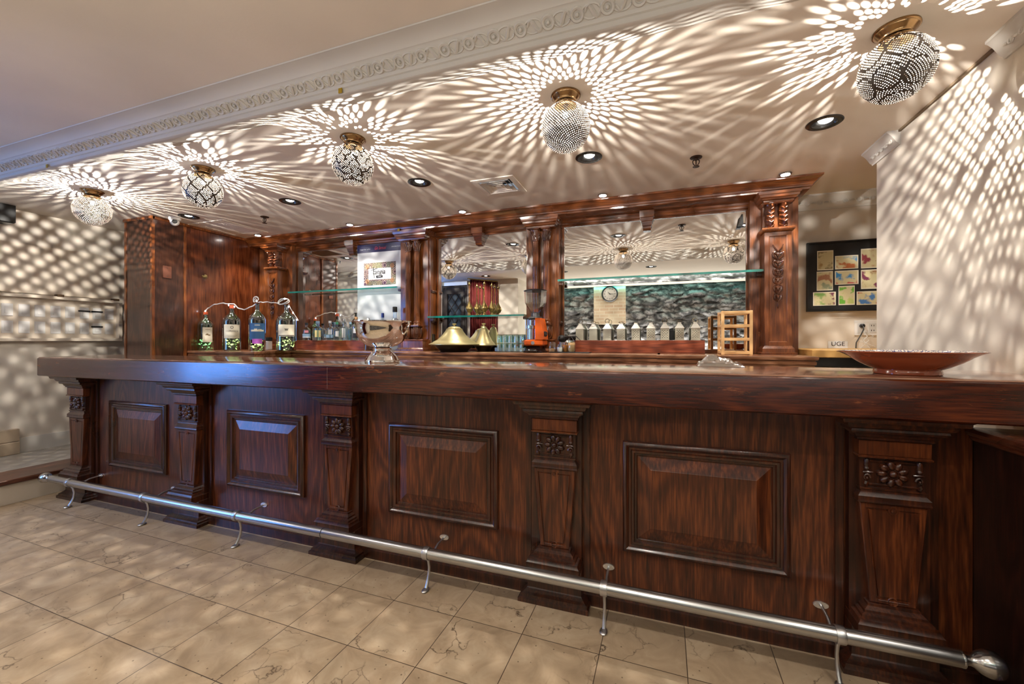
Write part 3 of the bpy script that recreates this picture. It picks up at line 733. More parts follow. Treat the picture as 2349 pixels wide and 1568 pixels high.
def pattern(kind):
    pts = []
    if kind == 'dots':
        for q in fib(2000): pts.append((q, None if q.z > NECK else 0 if q.z > .868 else .0242))
    elif kind == 'circles':
        cs = [(sph(R(70), 2*PI*k/7), .40) for k in range(7)]+[(sph(R(122), 2*PI*(k+.5)/7), .37) for k in range(7)]+[(sph(R(180), 0), .42)]+[(sph(R(40), 2*PI*(k+.5)/7), .21) for k in range(7)]
        for q in fib(2900):
            if q.z > NECK: pts.append((q, None)); continue
            if q.z > .868: pts.append((q, 0)); continue
            d = min(abs(q.angle(c)-r) for c, r in cs)
            az = math.degrees(math.atan2(q.y, q.x))
            solid = d < .027 or (q.z > .25 and -2 < az < 34)
            pts.append((q, 0 if solid else .0205))
    elif kind == 'diamonds':
        for q in fib(2300):
            if q.z > NECK: pts.append((q, None)); continue
            if q.z > .868: pts.append((q, 0)); continue
            th, ph = math.acos(q.z), math.atan2(q.y, q.x)
            u = (th-.45)/.5; v = ph*8/(2*PI)
            tri = abs((v % 1)*2-1)
            d = min(abs(((u+tri) % 2+1) % 2-1), abs(((u-tri) % 2+1) % 2-1))*.5
            pts.append((q, 0 if d < .062 and th > .62 else .0228))
    elif kind == 'scales':
        rows = [(R(30+17*k), k) for k in range(9)]
        for q in fib(2300):
            if q.z > NECK: pts.append((q, None)); continue
            if q.z > .868: pts.append((q, 0)); continue
            th, ph = math.acos(q.z), math.atan2(q.y, q.x); solid = False
            if th > R(150): solid = th < R(154)
            else:
                for t0, k in rows:
                    n = max(6, round(13*math.sin(t0)))
                    for j in range(n):
                        c = sph(t0, 2*PI*(j+.5*(k % 2))/n); r = PI/n*math.sin(t0)*1.08
                        if abs(q.angle(c)-r) < .022 and th < t0+.02 and q.angle(c) < .7: solid = True
            pts.append((q, 0 if solid else .0222))
    return [(q, h*.70 if h and q.z < -.35 else h) for q, h in pts]
LAMPS = [('dots', 'round dot-pierced metal globe lamp above the switch panel, farthest to the left'),
         ('diamonds', 'metal globe lamp pierced in dark zigzag diamonds'),
         ('scales', 'metal globe lamp pierced in overlapping fish scale arcs with a ringed bottom'),
         ('dots', 'round dot-pierced metal globe lamp over the middle of the bar'),
         ('circles', 'large looking globe lamp pierced in big dark-ringed circles, beside the right wall')]
GR = .121; ZG = CEIL-.161
globe_mesh = {}
for x, (kind, lab) in zip(GRID, LAMPS):
    t = thing('globe_lamp', lab, 'ceiling lamp', (x, 2.04, CEIL), 'pierced globe lamps over the bar')
    mb = MB(); mb.lathe((x, 2.04, CEIL), [(.074, 0), (.0745, -.006), (.072, -.009), (.069, -.010), (.067, -.014), (.055, -.026), (.051, -.032), (.051, -.036), (.047, -.038), (.044, -.042), (.042, -.05)], 40, True, False)
    mb.build('canopy', M_CANOPY, t)
    mb = MB(); mb.lathe((x, 2.04, CEIL), [(.0515, -.046), (.0535, -.050), (.0535, -.056), (.0505, -.058), (.0485, -.053), (.046, -.050), (.014, -.050)], 36, False, False); mb.build('collar', M_CANOPY, t)
    if kind not in globe_mesh:
        mb = pierced_globe(pattern(kind), GR)
        o = mb.build('pierced_globe', M_GLOBE, t, smooth=0, at=(0, 0, 0)); globe_mesh[kind] = o.data
        o.data.polygons.foreach_set('use_smooth', [False]*len(o.data.polygons))
    else:
        o = bpy.data.objects.new('pierced_globe', globe_mesh[kind]); col.objects.link(o)
    o.parent = t; o.location = (0, 0, ZG-CEIL)
    if kind == 'dots': o.rotation_euler = (0, 0, R(25) if x < -4 else R(80))
    mb = MB(); mb.ball((x, 2.04, CEIL-.10), (.014, .014, .019), 14, 10); mb.build('bulb', M_BULB, t)
    mb = MB(); mb.lathe((x, 2.04, CEIL), [(.011, -.04), (.011, -.075), (.006, -.09)], 12); mb.build('bulb_holder', M_WHITE, t)

def place_words(i): return ('leftmost', 'second from the left', 'middle', 'second from the right', 'rightmost')[i]
M_TRIMRING = plain('black_downlight_trim', S(26, 24, 22), .25)
for i, x in enumerate(GRID):
    t = thing('downlight', 'recessed downlight with black trim over the bar aisle, %s of five' % place_words(i), 'downlight', (x, 2.78, CEIL), 'black rimmed downlights over the aisle')
    mb = MB(); mb.lathe((x, 2.78, CEIL), [(.088, .0005), (.089, -.003), (.084, -.006), (.060, -.005), (.056, .0), (.044, .07)], 36, False, False); mb.build('trim_ring', M_TRIMRING, t)
    mb = MB(); mb.ball((x+.004, 2.775, CEIL+.014), (.036, .036, .018), 20, 10); mb.build('lens', M_LED, t)
for i, x in enumerate(GRID):
    t = thing('puck_light', 'small bright puck light above the cornice, %s of five' % place_words(i), 'puck light', (x, 3.53, CEIL), 'puck lights along the cornice')
    mb = MB(); mb.lathe((x, 3.53, CEIL), [(.04, 0), (.042, -.004), (.038, -.010), (.030, -.011)], 28, True, False); mb.build('bezel', M_STEEL, t)
    mb = MB(); mb.lathe((x, 3.53, CEIL), [(.031, -.008), (.029, -.013), (.018, -.016)], 24); mb.build('lens', M_PUCK, t)
for i, (x, y) in enumerate(ROOM_SPOTS):
    t = thing('room_downlight', 'recessed downlight with black trim in the high room ceiling, in the mirrors', 'downlight', (x, y, HIGH), 'downlights of the room behind')
    mb = MB(); mb.lathe((x, y, HIGH), [(.088, .0005), (.089, -.003), (.084, -.006), (.060, -.005), (.056, .0), (.044, .07)], 28, False, False); mb.build('trim_ring', M_TRIMRING, t)
    mb = MB(); mb.ball((x, y, HIGH+.014), (.038, .038, .018), 16, 8); mb.build('lens', M_LED, t)
def sprinkler(x, y, z, lab):
    t = thing('fire_sprinkler', lab, 'sprinkler', (x, y, z), 'ceiling sprinklers')
    c = (x, y, z); M = plain('dark_bronze_fitting', S(62, 44, 34), .4, .7)
    mb = MB(); mb.lathe(c, [(.038, 0), (.039, -.003), (.036, -.007), (.02, -.009), (.012, -.012), (.011, -.02)], 24); mb.build('escutcheon', M, t)
    mb = MB()
    for sg in (-1, 1): mb.tube([(x+sg*.010, y, z-.015), (x+sg*.021, y, z-.027), (x+sg*.018, y, z-.042), (x+sg*.006, y, z-.058)], .0035, 6)
    mb.lathe(c, [(.004, -.018), (.004, -.056), (.008, -.058), (.009, -.062)], 10); mb.build('yoke', M, t)
    mb = MB(); mb.lathe(c, [(.004, -.06), (.021, -.062), (.021, -.065), (.003, -.066)], 20); mb.build('deflector', M, t)
sprinkler(.245, 3.02, CEIL, 'dark bronze fire sprinkler on the ceiling right of the square vent')
sprinkler(-3.69, 3.04, CEIL, 'dark bronze fire sprinkler on the ceiling near the wood partition')
# square air diffuser
vx, vy, _ = VENT
t = thing('air_vent', 'square stepped air diffuser set in the ceiling over the aisle', 'air vent', (vx, vy, CEIL))
def sq(mb, h0, h1, z0, z1, th=.002):
    f = lambda h, z: [(vx-h, vy-h, z), (vx+h, vy-h, z), (vx+h, vy+h, z), (vx-h, vy+h, z)]
    return mb.loops([f(h0, z0), f(h1, z1), f(h1-th*2, z1+th), f(h0-th*2, z0+th)], False, False)
mb = MB(); mb.loops([[(vx-h, vy-h, z), (vx+h, vy-h, z), (vx+h, vy+h, z), (vx-h, vy+h, z)] for h, z in ((.175, CEIL), (.175, CEIL-.006), (.132, CEIL-.008), (.128, CEIL+.004))], False, False)
mb.build('outer_frame', M_CEIL, t, smooth=0)
for h in (.115, .082, .05):
    mb = MB(); sq(mb, h, h-.022, CEIL-.010, CEIL+.022); mb.build('louvre', M_CEIL, t, smooth=0)
MB().box(vx-.022, vx+.022, vy-.022, vy+.022, CEIL-.010, CEIL-.007).build('centre_plate', M_CEIL, t, smooth=0)
MB().box(vx-.15, vx+.15, vy-.15, vy+.15, CEIL+.07, CEIL+.075).build('duct', M_MATTE, t, smooth=0)
# return grille above the partition corner
gx, gy = -4.43, 3.22
t = thing('ceiling_grille', 'square beige return grille in the ceiling beside the wood partition', 'air vent', (gx, gy, CEIL))
mb = MB(); mb.loops([[(gx-h, gy-h, z), (gx+h, gy-h, z), (gx+h, gy+h, z), (gx-h, gy+h, z)] for h, z in ((.26, CEIL), (.26, CEIL-.006), (.2, CEIL-.007), (.198, CEIL-.001))], False, False)
mb.build('frame', M_CEIL, t, smooth=0)
mb = MB()
for k in range(18):
    y = gy-.19+k*.0224; mb.add([(gx-.198, y, CEIL-.001), (gx+.198, y, CEIL-.001), (gx+.198, y+.014, CEIL-.007), (gx-.198, y+.014, CEIL-.007)], [(0, 1, 2, 3)])
mb.build('louvres', M_CEIL, t, smooth=0)
# dome camera
p = Vector((-4.575, 2.765, CEIL))
t = thing('security_camera', 'white dome security camera on the ceiling by the partition', 'camera', p)
mb = MB(); mb.lathe(p, [(.05, 0), (.052, -.01), (.048, -.024), (.042, -.028)], 28, True, True); mb.build('base', M_WHITE, t)
mb = MB(); mb.ball((p.x, p.y, p.z-.04), .04, 20, 12); d = mb.build('turret', M_WHITE, t)
dv = (Vector((0, 0, 1.9))-Vector((p.x, p.y, p.z-.04))).normalized(); q = Vector((p.x, p.y, p.z-.04))+dv*.031
mb = MB(); M3 = dv.to_track_quat('Z', 'Y').to_matrix(); b = MB().lathe((0, 0, 0), [(.022, 0), (.022, .008), (.018, .011), (.010, .009)], 20); mb.add([M3 @ Vector(v)+q for v in b.v], b.f); mb.build('lens', M_DARK, d)
# yellow tags stuck on the plaster beam
M_YEL = plain('yellow_sticker', S(176, 142, 30), .5)
for i, (px, py) in enumerate(((781, 208), (108, 381))):
    dx, dy, b = ray(px, py); s = 1.512/dy; x, z = dx*s, EYE+b*s
    mb = MB(); mb.box(x-.010, x+.010, 1.5095, 1.5125, z-.012, z+.012, .001)
    tag(mb.build('yellow_tag', M_YEL, smooth=0), ('small yellow tag on the plaster beam in front of the fish scale lamp', 'small yellow tag on the plaster beam at its far left end')[i], 'tag', 'yellow tags')
# ================================================================== partition, back bar, back counter
XP = -4.70
o = struct(MB().box(-5.12, XP, 2.64, 2.94, 0, CEIL-.001).build('wall_partition', M_PARTD, smooth=0))
MB().box(-5.12, XP-.012, 2.9405, YB, 0, CEIL-.001).build('veneer_panel', M_PART, o, smooth=0)
mb = MB(); mb.box(-5.135, XP+.012, 2.625, 2.655, CEIL-.03, CEIL-.001, .004); mb.box(XP-.004, XP+.012, 2.64, 3.64, CEIL-.03, CEIL-.001, .004)
mb.box(-5.126, -5.10, 2.634, 2.65, .0, CEIL-.03, .003); mb.box(XP-.022, XP+.006, 2.634, 2.66, 0, CEIL-.03, .003); mb.box(XP-.02, XP+.006, 2.925, 2.95, 0, CEIL-.03, .003)
mb.build('edge_batten', M_BACK, o, smooth=0)
p = Vector((XP, 0, 0))
def on_part(px, py):          # point on the partition face
    dx, dy, b = ray(px, py); s = (XP+.001)/dx; return Vector((XP, dy*s, EYE+b*s))
q = on_part(383, 624)
mb = MB(); mb.box(XP-.002, XP+.007, q.y-.038, q.y+.038, q.z-.062, q.z+.062, .004)
t = thing('switch_plate', 'brown blank switch plate on the dark wood partition', 'switch plate', q)
mb.build('plate', plain('bronze_plate', S(122, 78, 62), .35, .4), t)
for dz in (-.04, .04):
    mb = MB(); mb.lathe((XP+.007, q.y, q.z+dz), [(.004, 0), (.003, .002)], 10, axis='x'); mb.build('screw', M_STEEL, t)
q = on_part(473, 634)
t = thing('wall_hook', 'small tarnished brass hook on the glossy wood partition', 'hook', q)
mb = MB(); X = XP-.012
mb.lathe((X, q.y, q.z), [(.022, 0), (.02, .006), (.008, .01)], 16, axis='x'); mb.tube([(X+.006, q.y, q.z), (X+.03, q.y-.01, q.z-.002), (X+.036, q.y-.045, q.z-.012), (X+.03, q.y-.05, q.z+.006)], .007, 8); mb.build('hook', M_BRASS, t)

ZC = 1.14
YF = [(XP+.0125, -3.75, 2.95), (-3.75, .02, 3.38), (.02, 1.0, 3.30)]
t = thing('back_counter', 'mahogany back bar counter with moulded front edge', 'counter', (-1.8, 3.6, 0))
mb = MB(); mc = MB()
for i, (x0, x1, yf) in enumerate(YF):
    pr = [(ZC-.088, .035), (ZC-.08, .034), (ZC-.074, .02), (ZC-.064, .02), (ZC-.058, .012), (ZC-.04, .010), (ZC-.036, .016), (ZC-.03, .016), (ZC-.026, .004), (ZC-.012, 0), (ZC-.003, .002), (ZC, .01)]
    L = [[(x0-.0, yf+d, z), (x1+(.028-d if i < 2 else .0), yf+d, z), (x1+(.028-d if i < 2 else 0), 3.885, z), (x0, 3.885, z)] for z, d in pr]
    if i == 1: L = [[(x0, yf+d, z), (x1, yf+d, z), (x1, 3.885, z), (x0, 3.885, z)] for z, d in pr]
    if i == 2: L = [[(x0-.028+d, yf+d, z), (x1+.028-d, yf+d, z), (x1+.028-d, 3.885, z), (x0-.028+d, 3.885, z)] for z, d in pr]
    mb.loops(L); mc.box(x0, x1-.01, yf+.05, 3.885, 0, ZC-.088)
mb.build('worktop', wood('back_counter_wood', S(104, 66, 44), S(142, 98, 70), S(166, 122, 92), 'x', .2, .5), t)
mc.build('cabinet', M_BAR, t, smooth=0)
mb = MB(); x0, x1 = xat(1058, 3.38), xat(1232, 3.38); mb.box(x0, x1, 3.36, 3.44, ZC-.2, ZC-.0885); mb.build('drawer_gap_shade', M_MATTE, t, smooth=0)  # solid black block: the dark of the drawer gap is its colour
for px in (1062, 1222):
    mb = MB(); x = xat(px, 3.36); mb.box(x-.05, x+.05, 3.34, 3.37, ZC-.14, ZC-.0885, .006); mb.build('drawer_guide', M_PINE, t)

YM = 3.88                                    # mirror plane
t = thing('back_bar', 'tall carved mahogany back bar with cornice, columns and three mirrors', 'back bar', (-1.8, 3.9, ZC))
bb = t
mb = MB(); mb.box(XP, 1.045, YM+.012, YB-.002, ZC-.3, 2.39); mb.build('backing', M_BACK, t, smooth=0)
# cornice with its flat soffit
cp = [(2.388, 3.668), (2.392, 3.662), (2.404, 3.66), (2.408, 3.652), (2.42, 3.648), (2.424, 3.642), (2.43, 3.64), (2.436, 3.632), (2.45, 3.618), (2.46, 3.604), (2.464, 3.596), (2.478, 3.594)]
mb = MB(); mb.loops([[(XP+.001, y, z), (1.045+3.70-y, y, z), (1.045+3.70-y, YB-.092, z), (XP+.001, YB-.092, z)] for z, y in cp])
cor = mb.build('cornice', M_BACKX, t)
BAYS = [(-4.16, -2.615), (-2.215, -1.195), (-.855, .707)]
for a, b in BAYS:
    mb = MB(); mb.frame(a-.002, b+.002, ZC+.004, 2.332, [(0, YM+.012), (0, YM), (.001, YM)]); 
    m_ = mb.build('mirror', M_MIRROR, t, smooth=0)
    mb = MB(); mb.prism_x([(YM+.012, 2.3885), (YM-.03, 2.3885), (YM-.03, 2.37), (YM-.022, 2.362), (YM-.022, 2.346), (YM-.012, 2.338), (YM-.012, 2.326), (YM+.012, 2.326)], a-.03, b+.03); mb.build('top_rail', M_BACKX, t)
    mb = MB(); mb.box(a-.02, b+.02, YM-.02, YM+.012, ZC, ZC+.03, .004); mb.build('bottom_rail', M_BACKX, t)
    for x, sg in ((a, 1), (b, -1)):
        mb = MB(); mb.box(min(x, x+sg*.014), max(x, x+sg*.014), YM-.012, YM+.01, ZC+.03, 2.326, .003); mb.build('bead', M_BACK, t)
for px in (805, 1097, 1484):
    x = xat(px, 3.83); mb = MB()
    mb.loops([[(x-w, YM-d, z), (x+w, YM-d, z), (x+w, YM, z), (x-w, YM, z)] for z, w, d in ((2.225, .032, .035), (2.24, .034, .045), (2.262, .034, .048), (2.266, .04, .056), (2.30, .044, .066), (2.304, .05, .074), (2.33, .053, .08), (2.334, .06, .088), (2.389, .062, .094))])
    mb.build('keystone', M_CARVE_B if False else M_BACKX, t)
def leaf_capital(mb, c, r, h):
    mb.lathe(c, [(r, 0), (r*1.12, h*.04), (r*1.12, h*.1), (r*.95, h*.14), (r*1.0, h*.5), (r*1.35, h*.84), (r*1.55, h*.88)], 20, True, True)
    for row, (n, z0, zz, out) in enumerate(((8, .12, .5, .5), (8, .3, .8, .75))):
        for k in range(n):
            a = 2*PI*(k+.5*row)/n; d = Vector((math.cos(a), math.sin(a), 0))
            pts = [Vector(c)+d*r*(1.02+out*(u**2.2)*.8)+Vector((0, 0, h*(z0+(zz-z0)*u)-h*.12*max(0, u-.8)*4)) for u in (0, .25, .5, .75, .95, 1.05)]
            mb.tube(pts, [r*.2, r*.28, r*.3, r*.26, r*.2, r*.1], 6)
    w = r*1.5; mb.box(c[0]-w, c[0]+w, c[1]-w, c[1]+w, c[2]+h*.88, c[2]+h, .004)
M_CARVE_B = wood('carved_shade_mahogany', S(48, 22, 9), S(86, 43, 18), S(122, 68, 32), 'z', .3, .4)  # back bar wood darkened: shade of the carving is put into the colour
for pi_, (x0, x1) in enumerate(((-2.60, -2.235), (-1.185, -.868))):
    xc = (x0+x1)/2
    mb = MB(); mb.box(x0, x1, 3.765, YM+.012, ZC, 2.389, .004); mb.box(x0+.02, x1-.02, 3.752, 3.766, ZC+.12, 2.30, .004)
    pr = mb.build('pier', M_BACK, t)
    mb = MB(); mb.stack(x0+.03, x1-.03, 3.69, YM, [(2.292, -.005), (2.296, .004), (2.31, .008), (2.316, .018), (2.33, .024), (2.336, .034), (2.352, .036), (2.356, .042), (2.372, .048), (2.389, .05)])
    mb.build('entablature_block', M_BACKX, pr)
    for sg in (-1, 1):
        c = (xc+sg*.052-(.0), 3.712, 0)
        def fl(t_, z): return 1-.07*(abs(math.sin(7*t_))**.5 < .55)
        mb = MB(); r0 = .0275
        mb.lathe((c[0], c[1], 0), [(r0*.98, 2.175), (r0*.98, 1.95), (r0*1.06, 1.945), (r0*1.06, 1.935), (r0*1.02, 1.93), (r0*1.05, 1.45)][::-1], 56, fn=lambda t_, z: 1-.10*(math.cos(14*t_) < -.3))
        cl = mb.build('column', M_BACK, pr)
        mb = MB(); leaf_capital(mb, (c[0], c[1], 2.172), .028, .122); mb.build('capital', M_CARVE_B, cl)
        mb = MB(); mb.lathe((c[0], c[1], 0), [(.04, 1.405), (.041, 1.412), (.038, 1.418), (.033, 1.424), (.037, 1.432), (.036, 1.440), (.031, 1.446), (.03, 1.452)], 28); mb.build('base', M_BACK, cl)
        mb = MB(); mb.box(c[0]-.046, c[0]+.046, c[1]-.046, c[1]+.046, 1.388, 1.406, .004)
        mb.lathe((c[0], c[1], 0), [(.03, 1.262), (.036, 1.268), (.034, 1.275), (.046, 1.30), (.049, 1.325), (.046, 1.35), (.037, 1.372), (.036, 1.388)], 32, fn=lambda t_, z: 1+.08*math.cos(8*t_))
        for k in range(8):
            a = 2*PI*k/8; d = Vector((math.cos(a), math.sin(a), 0))
            mb.tube([Vector((c[0], c[1], z))+d*q for z, q in ((1.27, .036), (1.30, .049), (1.335, .052), (1.362, .05), (1.375, .054))], [.006, .009, .010, .008, .003], 6)
        mb.build('acanthus_vase', M_CARVE_B, cl)
    mb = MB(); mb.stack(x0+.035, x1-.035, 3.668, YM, [(ZC+.001, .018), (ZC+.016, .018), (ZC+.022, .008), (ZC+.03, .004), (ZC+.034, 0), (ZC+.1, 0), (ZC+.104, .006), (ZC+.114, .008), (ZC+.12, .004)])
    mb.build('pedestal', M_BACK, pr)
    # shelf rests and outlets on the inner jamb
    for z in ((1.79, 1.475) if pi_ == 0 else (1.44,)):
        mb = MB(); mb.box(x1-.01, x1+.018, 3.77, YM+.01, z-.03, z-.012, .004); mb.box(x1-.01, x1+.010, 3.775, YM+.01, z-.042, z-.028, .003); mb.build('jamb_ledge', M_CARVE_B, pr)
    if pi_ == 0:
        mb = MB(); mb.box(x1-.002, x1+.005, 3.80, 3.85, 1.215, 1.315, .002); oo = mb.build('outlet', M_DARK, pr)
    mb = MB(); mb.frame(x0+.03, x1-.03, 0, 0, [(0, 0)]) if False else None

def foliage(mb, xc, y, z0, z1, w):
    """carved drop of leaves and husks"""
    h = (z1-z0)
    n = 6
    for k in range(n):
        zt = z1-h*k/n; zz = h/n; s = w*(1-.06*k)
        for sg in (-1, 1):
            mb.tube([Vector((xc+sg*s*u, y-.004*math.sin(PI*v), zt-zz*v)) for u, v in ((.1, .0), (.7, .06), (1.0, .3), (.85, .62), (.35, .86), (.05, .95))], [.004, .007, .009, .0095, .007, .004], 6)
            mb.tube([Vector((xc+sg*s*u, y-.005, zt-zz*v)) for u, v in ((.05, .42), (.5, .25), (1.15, .08))], [.004, .0055, .002], 6)
        mb.ball((xc, y-.004, zt-zz*.45), (.008, .008, zz*.26), 8, 6)
        mb.torus((xc, y-.002, zt-zz*.92), .007, .003, 12, 5, axis='y')
    for sg in (-1, 1): mb.tube([(xc, y-.004, z1), (xc+sg*w*.5, y-.006, z1+.02), (xc+sg*w*1.0, y-.004, z1+.055)], [.005, .006, .004], 6)
    mb.tube([(xc, y-.004, z0), (xc, y-.006, z0-.03), (xc, y-.003, z0-.05)], [.006, .008, .002], 8)
for xc, px in ((-4.345, 0), (.878, 1)):
    yf = 3.675; hw = .092
    mb = MB()
    if px: mb.box(.709, 1.045, 3.80, YM+.012, ZC, 2.389, .003); mb.box(.79, .97, 3.755, 3.80, ZC, 2.31)
    else: mb.box(XP+.001, -4.162, 3.80, YM+.012, ZC, 2.389, .003); mb.box(-4.435, -4.255, 3.755, 3.80, ZC, 2.31)
    pr = mb.build('end_pier', M_BACK, t, smooth=0)
    mb = MB(); mb.box(xc-hw, xc+hw, yf+.006, 3.80, 1.205, 2.09, .003)
    mb.frame(xc-hw+.002, xc+hw-.002, 1.208, 2.086, [(0, yf+.007), (0, yf), (.028, yf), (.033, yf+.003), (.037, yf+.012), (.04, yf+.012)])
    sh = mb.build('pilaster_shaft', M_BACK, pr, smooth=20)
    mb = MB(); foliage(mb, xc, yf+.006, 1.545, 1.935, .034); mb.build('carved_foliage', M_CARVE_B, sh)
    mb = MB(); mb.stack(xc-hw, xc+hw, yf, 3.80, [(2.088, -.002), (2.092, .01), (2.10, .016), (2.108, .02), (2.118, .02), (2.122, .012)]); mb.build('ledge', M_BACK, pr)
    for sg in (-1, 1):
        x = xc+sg*.045; mb = MB()
        L = []
        for u in [i/14 for i in range(15)]:
            z = 2.12+.185*u; dep = .03+.05*u**1.6+.018*math.sin(u*PI*2); w = .024+.006*u+.003*math.sin(u*18)
            L.append([(x-w, 3.80, z), (x-w, yf+.06-dep*.55, z), (x-w*.5, yf+.052-dep*.85, z), (x, yf+.05-dep*.98, z), (x+w*.5, yf+.052-dep*.85, z), (x+w, yf+.06-dep*.55, z), (x+w, 3.80, z)])
        mb.loops(L)
        for k in range(5):
            z = 2.13+.034*k; u = (z-2.12)/.185; dep = .03+.05*u**1.6+.018*math.sin(u*PI*2)
            for s2 in (-1, 1):
                mb.tube([(x, yf+.05-dep, z), (x+s2*.014, yf+.048-dep*.9, z+.012), (x+s2*.029, yf+.058-dep*.6, z+.026)], [.004, .006, .003], 6)
        mb.torus((x, yf-.012+.0, 2.292), .010, .005, 14, 6, axis='x')
        mb.build('acanthus_corbel', M_CARVE_B, pr)
    mb = MB(); mb.stack(xc-hw-.004, xc+hw+.004, yf-.008, YM, [(2.306, -.006), (2.312, .0), (2.322, .006), (2.33, .006), (2.334, .018), (2.344, .022), (2.35, .034), (2.366, .038), (2.37, .044), (2.389, .05)]); mb.build('entablature_block', M_BACKX, pr)
    mb = MB(); mb.stack(xc-hw, xc+hw, yf, 3.86, [(ZC+.001, .03), (ZC+.014, .03), (ZC+.018, .018), (ZC+.046, .016), (ZC+.05, .012), (ZC+.062, .004), (ZC+.068, -.002)]); mb.build('pilaster_base', M_BACK, pr)
mb = MB(); mb.stack(-.0, .0, 0, 0, [(0, 0)]) if False else None
q = at(1702, 505, 3.84); mb = MB(); mb.loops([[(q.x-.03, y, q.z-.045), (q.x+.005, y, q.z-.045), (q.x, y, q.z+.04), (q.x-.01, y, q.z+.04)] for y in (3.80, 3.86)]); mb.build('corner_bracket', M_DARK, t, smooth=0)

# glass shelves
for (pl, pr_, z, nm) in ((660, 927, 1.822, 'green edged glass shelf in front of the poster and left mirror'), (976, 1211, 1.497, 'green edged glass shelf carrying brass sprinkler bottles'), (1279, 1728, 1.808, 'long empty green edged glass shelf across the wide right mirror')):
    yf = 3.695; x0, x1 = xat(pl, yf), xat(pr_, yf); yk = 3.822 if pl == 660 else YM-.016
    x0 = max(x0, {660: -4.25, 976: -2.232, 1279: -.866}[pl]); x1 = min(x1, {660: -2.602, 976: -1.188, 1279: .786}[pl])
    if pl == 1279: x1 = .785
    t = thing('glass_shelf', nm, 'shelf', ((x0+x1)/2, yf, z), 'glass shelves of the back bar')
    mb = MB(); mb.box(x0, x1, yf+.003, yk, z-.018, z); mb.build('glass_plate', M_SHELF, t, smooth=0)
    mb = MB(); mb.box(x0, x1, yf, yf+.003, z-.018, z); mb.build('front_edge', M_EDGE, t, smooth=0)
    for x, sg in ((x0, 1), (x1, -1)):
        if pl == 660 and sg == 1: continue
        mb = MB(); xa, xb = sorted((x-sg*.002, x+sg*.03)); mb.box(xa, xb, 3.76, 3.80, z-.046, z-.0185, .004); mb.build('support', M_CARVE_B, t)
# raised display boards on the counter
t = thing('riser_board', 'red oak display step under the pierced lanterns', 'display step', (-.17, 3.74, ZC))
x0, x1 = xat(1320, 3.72), xat(1617, 3.72); mb = MB(); mb.box(x0, x1, 3.72, 3.85, ZC+.001, 1.249, .002); mb.build('board', M_RISER, t)
t = thing('riser_board', 'red oak display step under the small spirit bottles', 'display step', (-3.4, 3.74, ZC))
x0, x1 = xat(680, 3.72), xat(868, 3.72); mb = MB(); mb.box(x0, x1, 3.72, 3.795, ZC+.001, 1.249, .002); mb.build('board', M_RISER, t)

q = at(915, 527, 3.647)
tag(MB().box(q.x-.012, q.x+.012, 3.636, 3.6445, q.z-.016, q.z+.012, .002).build('yellow_tag', plain('yellow_sticker', S(176, 142, 30), .5)), 'small yellow tag stuck on the back bar cornice above the poster', 'tag', 'yellow tags')
# ================================================================== things on the bar and counters
# chrome punch bowl
c = at(877, 832, 2.02); c.z = ZT
t = thing('punch_bowl', 'polished chrome footed punch bowl standing on the bar top', 'bowl', c)
zr = .24
mb = MB(); mb.lathe(c, [(.0, .086), (.04, .088), (.085, .10), (.12, .125), (.143, .16), (.15, .2), (.152, .228), (.158, .236), (.165, .238), (.165, .243), (.158, .243), (.149, .236), (.146, .2), (.138, .165), (.116, .132), (.08, .106), (.0, .094)], 56, False, False); mb.build('bowl', M_CHROME, t)
mb = MB(); mb.lathe(c, [(.0, .0005), (.097, .0005), (.099, .006), (.098, .016), (.094, .02), (.088, .035), (.062, .062), (.052, .07), (.05, .076), (.056, .08), (.05, .088), (.0, .09)], 56, False, False); mb.build('foot', M_CHROME, t)
for sg in (-1, 1):
    mb = MB(); mb.tube([(c.x+sg*q, c.y, c.z+z) for q, z in ((.16, .237), (.178, .238), (.182, .22), (.168, .185), (.152, .168), (.142, .165))], [.005, .006, .005, .005, .005, .006], 8); mb.build('handle', M_CHROME, t)
# glazed platter
c = Vector((.905, 2.0, ZT))
t = thing('platter', 'large shallow terracotta glazed platter on the bar top near the right wall', 'platter', c)
M_TERRA = plain('terracotta_glaze', S(150, 70, 34), .16, coat=.5, vary=.12)
mb = MB(); mb.lathe(c, [(0, .0005), (.096, .0005), (.099, .004), (.098, .016), (.096, .02), (.118, .03), (.146, .046), (.168, .062), (.176, .069), (.179, .07), (.196, .080), (.207, .0845), (.212, .086), (.213, .088), (.208, .0895), (.19, .083), (.15, .06), (.08, .038), (0, .034)], 72, False, False); mb.build('dish', M_TERRA, t)
def tile_pattern():
    m, t_, N, L, p = mat('blue_white_rim_pattern')
    g = N.new('ShaderNodeNewGeometry'); v = N.new('ShaderNodeTexVoronoi'); v.feature = 'DISTANCE_TO_EDGE'; v.inputs['Scale'].default_value = 75; L.new(g.outputs['Position'], v.inputs['Vector'])
    r = ramp(N, [(.0, S(40, 52, 110)), (.06, S(40, 52, 110)), (.1, S(226, 218, 206))]); L.new(v.outputs['Distance'], r.inputs['Fac']); L.new(r.outputs['Color'], p.inputs['Base Color']); p.inputs['Roughness'].default_value = .15; return m
mb = MB(); mb.lathe(c, [(.206, .0900), (.1905, .0842), (.15, .0612)], 72, False, False); mb.build('painted_rim', tile_pattern(), t)

